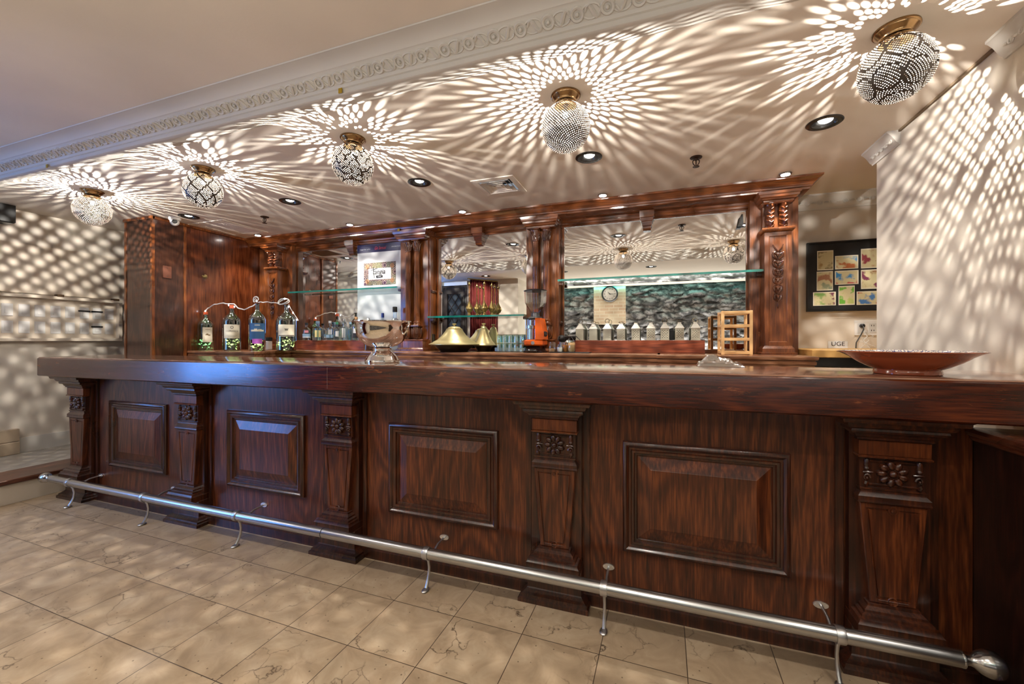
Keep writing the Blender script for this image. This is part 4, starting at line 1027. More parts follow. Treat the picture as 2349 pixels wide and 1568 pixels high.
# big wine bottles with string lights
def bottle_prof(r, h, neck=.2): return [(0, .001), (r*.9, .001), (r, .012), (r, h*.645), (r*.975, h*.685), (r*.87, h*.735), (r*.6, h*.785), (r*.36, h*.825), (r*.235, h*.865), (r*.21, h*.97), (r*.24, h*.975), (r*.24, h*.995), (r*.2, h)]
def curved(mb, c, r, a0, a1, z0, z1, n=14):
    """patch wrapped on a cylinder; angles measured from the -y direction"""
    P = lambda a, z: (c[0]+r*math.sin(a), c[1]-r*math.cos(a), c[2]+z)
    return mb.loops([[P(a0+(a1-a0)*i/n, z) for i in range(n+1)] for z in (z0, z1)], False, False, closed=False)
def wrap(c, r, a0, zc): return lambda x, y: (c[0]+r*math.sin(a0+x/r), c[1]-r*math.cos(a0+x/r), c[2]+zc+y)
def face_angle(c): return math.atan2(-c[0], c[1])      # the side turned to the room
BIG = [(472, 3.12, .075, .415, M_GREEN, 'orange', 'green glass jeroboam with a plain cream label, leftmost of the big bottles'),
       (532, 3.12, .083, .475, M_DGREEN, 'orange', 'large dark wine bottle with square cream label and orange cap'),
       (590, 3.14, .077, .49, M_DGREEN, None, 'large dark wine bottle with blue and purple label'),
       (657, 3.24, .094, .475, M_DGREEN, None, 'large dark wine bottle wrapped in white cord loops with a small cream label')]
BIGC = []
for i, (px, Y, r, h, gm, cap, lab) in enumerate(BIG):
    c = Vector((xat(px, Y), Y, ZC)); BIGC.append((c, r, h)); fa = face_angle(c)+(.25 if i == 0 else 0)
    t = thing('wine_bottle', lab, 'bottle', c, 'big wine bottles on the back counter')
    mb = MB(); mb.lathe(c, bottle_prof(r, h), 36, False, True); mb.build('glass_body', gm, t)
    if cap:
        mb = MB(); mb.lathe(c, [(r*.26, h*.94), (r*.27, h*.945), (r*.27, h*1.005), (r*.22, h*1.012)], 20); mb.build('cap', plain('orange_wax', S(226, 104, 62), .5), t)
    lz0, lz1, wa = ((.09, .25, .62), (.13, .275, .95), (.115, .285, 1.0), (.15, .27, .85))[i]
    mb = MB(); curved(mb, c, r+.0012, fa-wa, fa+wa, lz0, lz1)
    lb = mb.build('label', M_PAPER if i != 2 else plain('blue_label', S(58, 104, 152), .5), t)
    mb = MB(); rr = r+.0022; W = wrap(c, rr, fa, 0)
    if i == 1:
        text(mb, 'COPRAREGI', .024, lambda x, y: wrap(c, rr, fa, .205)(x, y), sx=.9)
        for z, wd in ((.162, .05), (.15, .035), (.142, .045)): curved(mb, c, rr, fa-wd/rr, fa+wd/rr, z, z+.002)
        mb.torus((0, 0, 0), .012, .0022, 20, 4, axis='y'); k = 80; mb.v[-k:] = [wrap(c, rr, fa, .245)(v[0], v[2]) for v in mb.v[-k:]]
        mb.build('print', M_BLACKINK, lb, smooth=0)
    elif i == 2:
        curved(mb, c, rr, fa-.75, fa+.8, .2, .218); curved(mb, c, rr, fa-.35, fa+.0, .218, .228); curved(mb, c, rr, fa+.1, fa+.5, .218, .224); curved(mb, c, rr, fa-.3, fa+.3, .262, .268)
        mb.build('print', M_PAPER, lb, smooth=0)
        mb = MB(); curved(mb, c, rr, fa-.6, fa+.6, .075, .125); mb.build('price_label', plain('purple_label', S(180, 92, 190), .5), t, smooth=0)
    elif i == 3:
        curved(mb, c, rr, fa-.8, fa+.8, .155, .163); curved(mb, c, rr, fa-.2, fa+.2, .225, .23); curved(mb, c, rr, fa-.15, fa+.15, .21, .222); mb.build('print', plain('faded_ink', S(90, 84, 76), .6), lb, smooth=0)
    else:
        curved(mb, c, rr, fa-.3, fa+.3, .165, .172); curved(mb, c, rr, fa-.2, fa+.05, .172, .182); curved(mb, c, rr, fa+.0, fa+.28, .16, .166); curved(mb, c, rr, fa-.3, fa+.3, .225, .228); mb.build('print', plain('sepia_ink', S(120, 96, 60), .6), lb, smooth=0)
    mb = MB(); rnd = random.Random(i)
    for k in range(26):
        a = rnd.uniform(0, 2*PI); q = r*.82*math.sqrt(rnd.random()); z = rnd.uniform(.012, .12 if k < 24 else h*.6)
        k_ = rnd.uniform(.7, 1.9); mb.ball((c.x+q*math.cos(a), c.y+q*math.sin(a), c.z+z), (.005*k_, .005*k_, .004*k_), 6, 4)
    mb.build('fairy_lights', emis('warm_lit_fairy_bulb' if i == 0 else 'bright_fairy_bulb', (1, 1, .72, 1) if i == 0 else (1, .95, .55, 1), 4 if i == 0 else 34), t)
t = thing('string_lights', 'white cord of fairy lights looped between the big wine bottles', 'string lights', BIGC[1][0]+Vector((0, 0, .49)))
M_CORD = plain('white_cord', S(214, 212, 206), .5)
tops = [c+Vector((0, 0, h+.008)) for c, r, h in BIGC]
def sag(a, b, dz, n=9, dy=-.02): return [a.lerp(b, i/n)+Vector((0, dy*math.sin(PI*i/n), dz*math.sin(PI*i/n)+.004*math.sin(i*2.1))) for i in range(n+1)]
pts = [tops[0]+Vector((0, 0, -.01))]+sag(tops[0]+Vector((.0, 0, .012)), tops[1]+Vector((-.03, 0, .015)), .03)+sag(tops[1]+Vector((.03, 0, .012)), tops[2]+Vector((-.02, 0, -.01)), -.06)
mb = MB(); mb.tube(pts, .0055, 6)
def coil(c, R0, n, tilt, sq=1):
    M3 = Matrix.Rotation(tilt, 3, 'X')
    return [c+M3 @ Vector((R0*math.cos(a), R0*sq*math.sin(a), .006*math.sin(a*1.7)+.008*a/(2*PI))) for a in [2*PI*n*i/(24*n) for i in range(int(24*n)+1)]]
mb.tube(coil(tops[2]+Vector((.0, -.01, .03)), .03, 2, R(70)), .004, 6)
mb.tube(sag(tops[2]+Vector((.02, 0, .004)), tops[3]+Vector((-.05, 0, 0)), .01), .0055, 6)
mb.tube(coil(tops[3]+Vector((-.01, -.02, .02)), .07, 2.4, R(55), .55), .005, 6)
mb.tube([tops[3]+Vector(q) for q in ((.03, 0, 0), (.06, 0, -.05), (.09, .02, -.11), (.11, .05, -.17))], .003, 6)
mb.build('cord', M_CORD, t)
for q in (tops[0]+Vector((.005, -.01, .004)), tops[1]+Vector((-.035, -.01, .0)), tops[2]+Vector((.02, -.02, .014)), tops[3]+Vector((.0, -.02, .055)), tops[3]+Vector((.05, -.02, -.03)), tops[3]+Vector((.09, .0, -.09)), tops[3]+Vector((.11, .03, -.16)), tops[1]+Vector((.05, -.01, -.02))):
    mb = MB(); mb.ball(q, (.005, .005, .009), 8, 6); mb.build('bulb', M_FAIRY, t)
# small radio behind the bottles
q = Vector((xat(612, 3.55), 3.55, ZC)); t = thing('small_radio', 'small dark and white box behind the blue labelled bottle', 'box', q)
MB().box(q.x-.05, q.x+.06, 3.52, 3.57, ZC+.001, ZC+.1, .006).build('body', M_WHITE, t); MB().box(q.x-.052, q.x+.062, 3.518, 3.572, ZC+.101, ZC+.145, .006).build('top_cover', M_DARK, t)

# small spirit bottles on the red oak step
def spirit(px, wpx, h, Y, z, gm, cap, lab, label=None, sq=False, ctop=.03, nr=.3):
    r = wpx*mpp(px, Y)/2/math.sqrt(1+((px-1174.5)/F)**2*.8); c = Vector((xat(px, Y), Y, z+.001))
    t = thing('spirit_bottle', lab, 'bottle', c, 'spirit bottles by the poster')
    pr = [(0, .0), (r*.94, .0), (r, .006), (r, h*.56), (r*.95, h*.62), (r*.6, h*.69), (r*nr, h*.74), (r*nr, h*.9), (r*nr*1.1, h*.905), (r*nr*1.1, h*.93), (0, h*.93)]
    mb = MB(); mb.lathe(c, pr, 28, False, False, fn=(lambda t_, zz: 1/max(abs(math.cos(t_)), abs(math.sin(t_)))**.75*.9 if zz < h*.62 else 1) if sq else None); mb.build('glass_body', gm, t)
    mb = MB(); mb.lathe(c, [(r*nr*1.18, h*.88), (r*nr*1.2, h*.885), (r*nr*1.2, h*.99), (r*nr*1.05, h)], 18); mb.build('cap', cap, t)
    fa = face_angle(c); rr = r*1.01 if not sq else r*1.06
    if label:
        for (m_, z0, z1, wa) in label:
            mb = MB(); curved(mb, c, rr, fa-wa, fa+wa, h*z0, h*z1, 8); mb.build('label', m_, t, smooth=0)
    return t
M_CLEARB = thin_glass('clear_bottle_glass', (.80, .88, .92, 1), .2)
M_BLUEB = thin_glass('pale_blue_bottle_glass', (.60, .82, .90, 1), .2)
M_AMBER = thin_glass('amber_bottle_glass', (.35, .16, .05, 1), .2)
M_LW = plain('white_label', S(222, 226, 230), .6); M_LB = plain('pale_blue_label', S(140, 176, 206), .6); M_LP = plain('pink_label', S(226, 150, 160), .6)
M_LC = plain('straw_label', S(222, 208, 150), .6); M_LK = plain('charcoal_label', S(44, 46, 54), .6); M_CORK = plain('cork', S(196, 152, 104), .7); M_TEALC = plain('green_cap', S(54, 132, 102), .4); M_SILV = plain('silver_cap', (.7, .7, .7, 1), .25, 1); M_BLUEC = plain('blue_foil', S(36, 66, 150), .3)
ZR_ = 1.25; Y1 = 3.756
spirit(703, 19, .205, Y1, ZR_, M_CLEARB, M_DARK, 'clear gin bottle with pale blue band label, first on the oak step', [(M_LW, .14, .2, 1.2), (M_LB, .2, .36, 1.2), (M_LP, .42, .56, .5)])
spirit(729, 24, .22, Y1, ZR_, M_BLUEB, M_LB, 'wide clear bottle with straw coloured label on the oak step', [(M_LC, .16, .52, .55)], sq=True)
spirit(757, 19, .22, Y1, ZR_, M_CLEARB, M_LW, 'clear square bottle with white and grey label on the oak step', [(M_LW, .3, .55, .4), (M_LK, .06, .1, 1.0), (M_LB, .12, .28, 1.0)], sq=True)
spirit(773, 18, .205, Y1+.012, ZR_, M_CLEARB, M_TEALC, 'clear bottle with a green cap in the row on the oak step', [(M_LW, .2, .5, .4)])
spirit(788, 20, .245, Y1, ZR_, M_CLEARB, M_SILV, 'clear tall bottle with silver cap and narrow white label', [(M_LW, .12, .55, .35)], sq=True)
spirit(804, 15, .205, Y1+.012, ZR_, M_BLUEB, M_LB, 'small clear bottle with pale blue cap on the oak step', None)
spirit(817, 20, .26, Y1-.006, ZR_, M_CLEARB, M_CORK, 'cork stoppered clear bottle with dark label beside the chrome bowl', [(M_LK, .1, .3, .9), (M_LW, .3, .5, .7)])
spirit(845, 21, .345, 3.655, ZC, M_AMBER, M_SILV, 'amber bottle with silver cap rising behind the chrome bowl', [(M_LC, .2, .5, 1)])
spirit(878, 22, .40, 3.69, ZC, M_CLEARB, M_BLUEC, 'clear vodka bottle with a blue foil neck before the poster', [(M_LB, .2, .4, 1)], nr=.26)
spirit(906, 32, .46, 3.66, ZC, M_CLEARB, M_DARK, 'largest clear bottle with a black cap before the poster', [(M_LW, .28, .48, .5), (M_LK, .25, .28, .5)], nr=.28)

# roll-up poster
YPO = 3.83; x0, x1 = xat(820, YPO), xat(925, YPO)-.004; z0, z1 = ZC+.004, at(925, 553, YPO).z
t = thing('poster', 'white roll up poster with navy header standing before the left mirror', 'poster', ((x0+x1)/2, YPO, z0))
MB().box(x0, x1, YPO, YPO+.006, z0, z1).build('sheet', plain('white_poster_sheet', S(226, 228, 228), .45), t, smooth=0)
zn = z1-.093
hd = MB().box(x0, x1, YPO-.002, YPO, zn, z1).build('header_band', plain('navy_header', S(30, 28, 74), .4), t, smooth=0)
xm = (x0+x1)/2; zt = (zn+z1)/2-.004
mb = MB(); text(mb, 'Gin Sensual', .052, lambda x, y: (xm+.01+x, YPO-.003, zt+y), sx=.62, shear=.25); mb.build('script_lettering', plain('coral_lettering', S(230, 80, 84), .5), hd, smooth=0)
mb = MB(); text(mb, 'bringing it closer · gin & co', .017, lambda x, y: (xm-.195+x, YPO-.003, zt-.004+y), sx=.75); text(mb, 'spirits, bitters & more', .017, lambda x, y: (xm+.215+x, YPO-.003, zt+.004+y), sx=.75); mb.build('small_lettering', M_LW, hd, smooth=0)
fa, fb = at(835, 604, YPO), at(908, 651, YPO)
def mosaic():
    m, t_, N, L, p = mat('mosaic_border_print')
    g = N.new('ShaderNodeNewGeometry'); v = N.new('ShaderNodeTexVoronoi'); v.feature = 'F1'; v.inputs['Scale'].default_value = 15; v.inputs['Randomness'].default_value = .35; L.new(g.outputs['Position'], v.inputs['Vector'])
    mu = N.new('ShaderNodeMath'); mu.operation = 'MULTIPLY'; mu.inputs[1].default_value = 42; L.new(v.outputs['Distance'], mu.inputs[0])
    si = N.new('ShaderNodeMath'); si.operation = 'SINE'; L.new(mu.outputs[0], si.inputs[0])
    r = ramp(N, [(.35, S(58, 44, 40)), (.5, S(120, 104, 96)), (.7, S(206, 184, 160))]); L.new(si.outputs[0], r.inputs['Fac'])
    mx = N.new('ShaderNodeMix'); mx.data_type = 'RGBA'; mx.inputs['Factor'].default_value = .06; L.new(r.outputs['Color'], mx.inputs['A']); L.new(v.outputs['Color'], mx.inputs['B'])
    L.new(mx.outputs['Result'], p.inputs['Base Color']); p.inputs['Roughness'].default_value = .5; return m
mb = MB(); bx0, bx1, bz0, bz1 = fa.x, fb.x, fb.z, fa.z; bw = .062
for a in ((bx0, bx1, bz1-bw, bz1), (bx0, bx1, bz0, bz0+bw), (bx0, bx0+bw, bz0+bw, bz1-bw), (bx1-bw, bx1, bz0+bw, bz1-bw)): mb.box(a[0], a[1], YPO-.002, YPO, a[2], a[3])
bd = mb.build('mosaic_border', mosaic(), t, smooth=0)
cxm, czm = (bx0+bx1)/2, (bz0+bz1)/2
for qx in (bx0+bw*.75, bx1-bw*.75):
    for qz in (bz0+bw*.7, bz1-bw*.7): mb = MB(); mb.torus((qx, YPO-.002, qz), .022, .004, 20, 4, axis='y'); mb.torus((qx, YPO-.002, qz), .01, .004, 16, 4, axis='y'); mb.build('rosette_print', plain('tan_rosette_print', S(206, 150, 104), .5), bd)
mb = MB(); text(mb, 'tangia', .085, lambda x, y: (cxm-.005+x, YPO-.0025, czm+.02+y), sx=.85, shear=.2)
mb.tube([(cxm-.085, YPO-.002, czm+.075), (cxm-.078, YPO-.002, czm+.0), (cxm-.07, YPO-.002, czm-.045)], .0035, 5); mb.tube([(cxm-.115, YPO-.002, czm+.042), (cxm-.03, YPO-.002, czm+.06)], .003, 5)
mb.box(cxm-.045, cxm+.04, YPO-.003, YPO, czm-.045, czm-.02); mb.build('logo_lettering', M_BLACKINK, t, smooth=0)
mb = MB(); text(mb, 'CAFE', .018, lambda x, y: (cxm-.002+x, YPO-.004, czm-.033+y), sx=1.1); mb.build('logo_caption', M_LW, t, smooth=0)

# lidded brass dishes
def tagine(px, Y, Rr, hl, lab, zb=.075):
    c = Vector((xat(px, Y), Y, ZC+.001)); t = thing('brass_tagine', lab, 'serving dish', c, 'brass lidded dishes')
    mb = MB(); mb.lathe(c, [(0, 0), (Rr*.52, 0), (Rr*.54, .004), (Rr*.6, .02), (Rr*.8, zb*.85), (Rr*.82, zb), (Rr*.78, zb), (0, zb*.8)], 48, False, False); mb.build('base_dish', plain('dark_patina_brass', S(54, 44, 30), .4, .6), t)
    H = hl
    mb = MB(); mb.lathe(c, [(Rr*.8, zb-.008), (Rr, zb-.002), (Rr*1.0, zb+.003), (Rr*.86, zb+.016), (Rr*.83, zb+.024), (Rr*.66, zb+H*.24), (Rr*.48, zb+H*.46), (Rr*.35, zb+H*.68), (Rr*.32, zb+H*.76), (Rr*.325, zb+H*.785), (Rr*.29, zb+H*.8)], 56, False, True); ld = mb.build('lid', M_BRASSP, t)
    mb = MB(); mb.lathe(c, [(Rr*.26, zb+H*.79), (Rr*.27, zb+H*.82), (Rr*.22, zb+H*.88), (Rr*.1, zb+H*.92), (.006, zb+H*.93), (.006, zb+H*.965), (.012, zb+H*.985), (.021, zb+H*1.02), (.023, zb+H*1.04), (.016, zb+H*1.06), (.003, zb+H*1.065)], 40); mb.build('knob', M_BRASSP, ld)
tagine(1042, 3.54, .242, .188, 'wide brass tagine with domed lid, in front of the smaller one', .07)
tagine(1110, 3.755, .120, .205, 'smaller brass tagine partly behind the wide one', .06)

# upturned tumblers stacked in a clear rack
t = thing('glass_rack', 'low clear plastic rack under the stacked tumblers', 'rack', (xat(1169, 3.6), 3.6, ZC))
gx0, gx1 = xat(1135, 3.54), xat(1204, 3.54); gw = (gx1-gx0)
mb = MB(); mb.box(gx0, gx1, 3.54, 3.70, ZC+.001, ZC+.006); mb.box(gx0, gx1, 3.54, 3.545, ZC+.006, ZC+.042); mb.box(gx0, gx1, 3.695, 3.70, ZC+.006, ZC+.042); mb.box(gx0, gx0+.004, 3.545, 3.695, ZC+.006, ZC+.042); mb.box(gx1-.004, gx1, 3.545, 3.695, ZC+.006, ZC+.042)
mb.build('tray', M_GLASS, t, smooth=0)
M_TUMB = thin_glass('aqua_tumbler_glass', (.76, .94, .91, 1), .4)
n = 5; step = (gx1-gx0-.012)/n; gr = step/2*.96; g0 = None
for tier in range(2):
    for row in range(3):
        for k in range(n):
            p = Vector((gx0+.006+step*(k+.5), 3.568+row*.05, ZC+.008+tier*.079))
            if g0 is None:
                g0 = bpy.data.objects.new('tumbler', None); col.objects.link(g0); g0.location = p
                tag(g0, 'small clear tumbler upturned in the two tier rack', 'glass', 'stacked tumblers')
                mb = MB(); mb.lathe(p, [(gr, .0), (gr, .002), (gr*.93, .06), (gr*.86, .072), (gr*.7, .076), (0, .076)], 20, False, False, fn=lambda t_, z: 1+.03*math.cos(10*t_)); mb.lathe(p, [(gr*.9, .0), (gr*.82, .06), (0, .064)], 20, False, False); mb.build('glass', M_TUMB, g0)
            else: dup(g0, p)

# coffee grinder
c = Vector((xat(1228, 3.55), 3.55, ZC+.001)); t = thing('coffee_grinder', 'orange coffee grinder with clear bean hopper and chrome doser', 'coffee grinder', c)
M_OR = plain('orange_enamel', S(226, 98, 22), .25, coat=.4)
def hexr(t_, z): return 1/math.cos((t_ % (PI/4))-PI/8)*.97
u = mpp(1228, 3.55)
mb = MB(); mb.stack(c.x-.088, c.x+.085, 3.47, 3.64, [(c.z, 0), (c.z+.012, .0), (c.z+.03, -.02), (c.z+.055, -.03), (c.z+.06, -.035)]); mb.ball((c.x-.01, 3.46, c.z+.018), (.06, .035, .018), 16, 8); mb.build('base', plain('gloss_black_base', S(16, 16, 18), .12, coat=.5), t)
mb = MB(); mb.box(c.x-.08, c.x+.088, 3.475, 3.64, c.z+.06, c.z+.115, .012); mb.build('lower_housing', M_OR, t)
mb = MB(); mb.loops([[(c.x+.02, 3.47, z), (c.x+.02+w_, 3.47, z), (c.x+.02+w_, 3.64, z), (c.x+.02, 3.64, z)] for z, w_ in ((c.z+.115, .075), (c.z+.18, .072), (c.z+.3, .045), (c.z+.305, .042))]); mb.build('side_housing', M_OR, t)
mb = MB(); mb.box(c.x+.062, c.x+.10, 3.50, 3.60, c.z+.14, c.z+.19, .012); mb.build('switch_box', M_DARK, t)
mb = MB(); mb.lathe((c.x-.032, 3.535, c.z), [(.055, .118), (.055, .295)], 32, False, False); d = mb.build('doser_glass', M_GLASS, t)
mb = MB(); mb.lathe((c.x-.032, 3.535, c.z), [(.03, .118), (.03, .21), (.046, .215), (.046, .24), (.02, .245), (.02, .29)], 24); mb.build('chrome_doser', M_CHROME, t)
mb = MB(); mb.lathe((c.x-.032, 3.535, c.z), [(.058, .296), (.06, .3), (.058, .308), (.02, .309)], 32); mb.build('doser_lid', M_DARK, t)
mb = MB(); mb.lathe((c.x, 3.555, c.z), [(.062, .309), (.06, .316), (.04, .322), (.036, .352), (.03, .356)], 28); mb.build('collar', plain('dark_alloy', S(70, 70, 72), .3, .6), t)
mb = MB(); mb.lathe((c.x, 3.555, c.z), [(.036, .352), (.075, .405), (.098, .445), (.103, .53), (.104, .548)], 8, False, False); mb.build('bean_hopper', M_GLASS, t, smooth=0)
mb = MB(); mb.lathe((c.x, 3.555, c.z), [(.105, .548), (.106, .553), (.09, .560), (.02, .562)], 32); mb.build('hopper_lid', M_DARK, t)
mb = MB(); mb.lathe((c.x-.0, 3.472, c.z+.085), [(.016, -.004), (.014, 0)], 16, axis='y'); mb.build('badge', M_SILV, t)

# jars and a pot of dark twigs on a slate
ZJ = ZC+.008
q = Vector((xat(1300, 3.55), 3.55, ZC)); tag(MB().box(xat(1262, 3.5), xat(1352, 3.5), 3.47, 3.64, ZC+.001, ZC+.007, .002).build('slate_tray', plain('slate', S(34, 34, 38), .5), None), 'dark slate tray under the spice jars', 'tray')
def jar(px, Y, r, h, fill, fh, lab, lid=None):
    c = Vector((xat(px, Y), Y, ZJ)); t = thing('spice_jar', lab, 'jar', c, 'jars beside the grinder')
    mb = MB(); mb.lathe(c, [(0, 0), (r*.8, 0), (r, h*.2), (r*1.02, h*.55), (r*.86, h*.85), (r*.84, h), (r*.9, h*1.02)], 24, False, False); mb.build('glass', M_GLASS, t)
    mb = MB(); mb.lathe(c, [(0, .003), (r*.76, .003), (r*.94, h*.2), (r*.96, h*fh), (0, h*fh)], 20, False, False); mb.build('contents', fill, t)
    if lid: mb = MB(); mb.lathe(c, [(r*.92, h*.98), (r*.94, h*1.0), (r*.94, h*1.1), (r*.8, h*1.12)], 20); mb.build('lid', lid, t)
jar(1267, 3.52, .037, .085, plain('tan_spice', S(196, 150, 108), .8, vary=.2), .35, 'round clear jar with a little tan spice, right of the grinder')
jar(1284, 3.50, .024, .065, plain('white_sugar', S(232, 230, 224), .8), .6, 'small clear jar of white sugar')
jar(1297, 3.56, .026, .078, plain('orange_spice', S(190, 112, 30), .8, vary=.2), .75, 'jar of orange spice between the sugar and the pale jar')
jar(1311, 3.53, .032, .09, plain('pale_sugar', S(226, 190, 136), .8, vary=.12), .9, 'jar filled with pale tan sugar at the end of the oak step', M_GLASS)
c = Vector((xat(1289, 3.612), 3.612, ZJ)); t = thing('twig_cup', 'silver cup holding dark vanilla twigs behind the jars', 'cup', c)
mb = MB(); mb.lathe(c, [(0, 0), (.028, 0), (.034, .05), (.036, .085), (.033, .085), (.03, .05), (0, .01)], 20, False, False); mb.build('cup', M_SILV, t)
mb = MB(); rnd = random.Random(4)
for k in range(9):
    a = rnd.uniform(-.5, PI+.5); d = Vector((math.cos(a)*.5+.35, math.sin(a)*.3-.2, 0)); l = rnd.uniform(.06, .17)
    mb.tube([c+Vector((0, 0, .07)), c+d*l*.5+Vector((0, 0, .13)), c+d*l+Vector((0, 0, .135)), c+d*l*1.3+Vector((0, 0, .10))], [.008, .007, .005, .003], 6)
mb.ball(c+Vector((-.005, 0, .12)), (.035, .03, .03), 12, 8); mb.build('twigs', plain('dark_twig', S(26, 20, 18), .5), t)

# brass sprinkler bottles on the middle glass shelf
for k, (px, py, hh, lab) in enumerate(((1076.5, 722, 1.0, 'tall brass rosewater sprinkler, first from the left on the middle shelf'), (1094, 721, .95, 'brass rosewater sprinkler, second from the left and slimmer'), (1111, 721, 1.0, 'brass rosewater sprinkler with tallest twisted neck, third from the left'), (1128, 720, .95, 'brass rosewater sprinkler, last on the right of four'))):
    Y = (3.75, 3.80, 3.745, 3.79)[k]; c = Vector((xat(px, Y), Y, 1.4975)); s = .33*hh
    t = thing('rosewater_sprinkler', lab, 'brass bottle', c, 'brass sprinklers on the glass shelf')
    mb = MB(); R1 = .039*(1 if k % 2 == 0 else .9)
    mb.lathe(c, [(0, 0), (R1*.62, 0), (R1*.6, .006), (R1*.3, .022), (R1*.28, .028), (R1*.7, .042), (R1*.98, .062), (R1, .07), (R1*.9, .085), (R1*.5, .11), (R1*.26, .13), (R1*.2, .14)], 28, False, True); mb.build('body', M_BRASS, t)
    mb = MB(); mb.lathe(c, [(.007, .135)]+[(.0052+.0014*(i % 2), .138+(s-.165)*i/22) for i in range(23)], 12, fn=lambda t_, z: 1+.12*math.cos(3*t_+z*160)); mb.build('neck', plain('copper_wrapped_neck', S(170, 118, 72), .3, 1), t)
    mb = MB(); mb.lathe(c, [(.008, s-.028), (.014, s-.022), (.016, s-.016), (.008, s-.008), (.004, s), (.002, s+.012)], 16); mb.build('tip', M_BRASS, t)

# pierced tin lanterns on the wide step
M_TIN = plain('aged_white_tin', S(176, 172, 152), .45, .35, vary=.15)
LX = [1331, 1361.5, 1393.5, 1425, 1458.5, 1493, 1525, 1558.5, 1595]
lab9 = ['pierced tin lantern at the left end of the oak step', 'pierced tin lantern, second from left, its ring handle leaning', 'pierced tin lantern standing below the clock with an upright ring', 'pierced tin lantern, fourth from the left end of the row', 'pierced tin lantern in the middle of the row, ring folded down',
        'pierced tin lantern, fourth from the right end of the row', 'pierced tin lantern with upright round ring, right of the middle', 'pierced tin lantern, second from the right end', 'pierced tin lantern at the right end of the oak step']
pf = MB(); W2 = .034; HB = .092; nh = 7
def pierced_panel(mb, w_, h_, fn, nx=7, ny=9):
    dx, dy = 2*w_/nx, h_/ny
    for i in range(nx):
        for j in range(ny):
            x0, z0 = -w_+i*dx, j*dy; hole = 1 <= i <= nx-2 and 1 <= j <= ny-2 and (i+j) % 2 == 0
            c4 = [(x0, z0), (x0+dx, z0), (x0+dx, z0+dy), (x0, z0+dy)]
            if not hole: mb.add([fn(*q) for q in c4], [(0, 1, 2, 3)])
            else:
                cx_, cz_ = x0+dx/2, z0+dy/2; m4 = [(cx_, z0+dy*.06), (x0+dx*.94, cz_), (cx_, z0+dy*.94), (x0+dx*.06, cz_)]
                mb.add([fn(*q) for q in c4+m4], [(0, 1, 4), (1, 5, 4), (1, 2, 5), (2, 6, 5), (2, 3, 6), (3, 7, 6), (3, 0, 7), (0, 4, 7)])
lm = None
for k, px in enumerate(LX):
    Y = 3.775; p = Vector((xat(px, Y), Y, 1.25))
    if lm is None:
        t = thing('lantern', lab9[k], 'lantern', p, 'tin lanterns on the oak step')
        mb = MB()
        for fn in (lambda x, z: (p.x+x, p.y-W2, p.z+.008+z), lambda x, z: (p.x+x, p.y+W2, p.z+.008+z), lambda x, z: (p.x+W2, p.y+x, p.z+.008+z), lambda x, z: (p.x-W2, p.y+x, p.z+.008+z)): pierced_panel(mb, W2, HB, fn)
        mb.box(p.x-W2-.003, p.x+W2+.003, p.y-W2-.003, p.y+W2+.003, p.z, p.z+.008, .001)
        mb.build('body', M_TIN, t, smooth=0)
        mb = MB(); q4 = lambda w_, z: [(p.x-w_, p.y-w_, p.z+z), (p.x+w_, p.y-w_, p.z+z), (p.x+w_, p.y+w_, p.z+z), (p.x-w_, p.y+w_, p.z+z)]
        mb.loops([q4(W2+.003, .1), q4(W2+.004, .103), q4(W2+.002, .106), q4(.014, .142), q4(.013, .148), q4(.016, .149), q4(.014, .153)]); mb.build('roof', plain('pale_tin_roof', S(214, 212, 200), .35, .5), t, smooth=0)
        mb = MB(); mb.torus((p.x, p.y, p.z+.172), .020, .0022, 20, 6, axis='y'); rg = mb.build('ring_handle', plain('dark_wire', S(96, 84, 58), .35, .9), t); lm = t
    else:
        r_ = dup(lm, p, lab9[k])
        for ch in r_.children:
            if ch.name.startswith('ring'):
                tl = (0, 62, 0, 80, 84, 74, 4, 66, 30)[k]; piv = Vector((0, 0, .153))
                M4 = Matrix.Translation(piv) @ Matrix.Rotation(R(tl if k % 2 else -tl), 4, 'X') @ Matrix.Rotation(R((k*23) % 50-20), 4, 'Z') @ Matrix.Translation(-piv)
                ch.matrix_local = M4

q = Vector((xat(1541, 3.80), 3.80, 1.25)); t = thing('black_box', 'small black box standing between two tin lanterns on the oak step', 'box', q)
MB().box(q.x-.02, q.x+.02, 3.79, 3.835, 1.2505, 1.335, .004).build('case', M_DARK, t)
# pine wine rack
yf = 3.44; x0, x1 = xat(1655, yf), xat(1727, yf); h = at(1690, 712, yf).z-ZC; t = thing('wine_rack', 'pale pine slatted wine rack standing before the right pilaster', 'wine rack', (x0, yf, ZC))
yb = 3.66
for x in (x0, x1-.02):
    for y in (yf, yb-.02):
        MB().box(x, x+.02, y, y+.02, ZC+.001, ZC+h, .002).build('post', M_PINE, t)
for k in range(4):
    z = ZC+.006+(h-.03)*k/3
    for y in (yf+.002, yb-.016): MB().box(x0+.018, x1-.018, y, y+.014, z, z+.022, .002).build('rail', M_PINE, t)
    for x in (x0+.002, x1-.016): MB().box(x, x+.014, yf+.02, yb-.02, z+.004, z+.022, .002).build('side_rail', M_PINE, t)
    for y in (yf+.06, yf+.14):
        MB().box(x0+.016, x1-.016, y, y+.02, z-.002+.004, z+.004+.004, .001).build('slat', M_PINE, t)

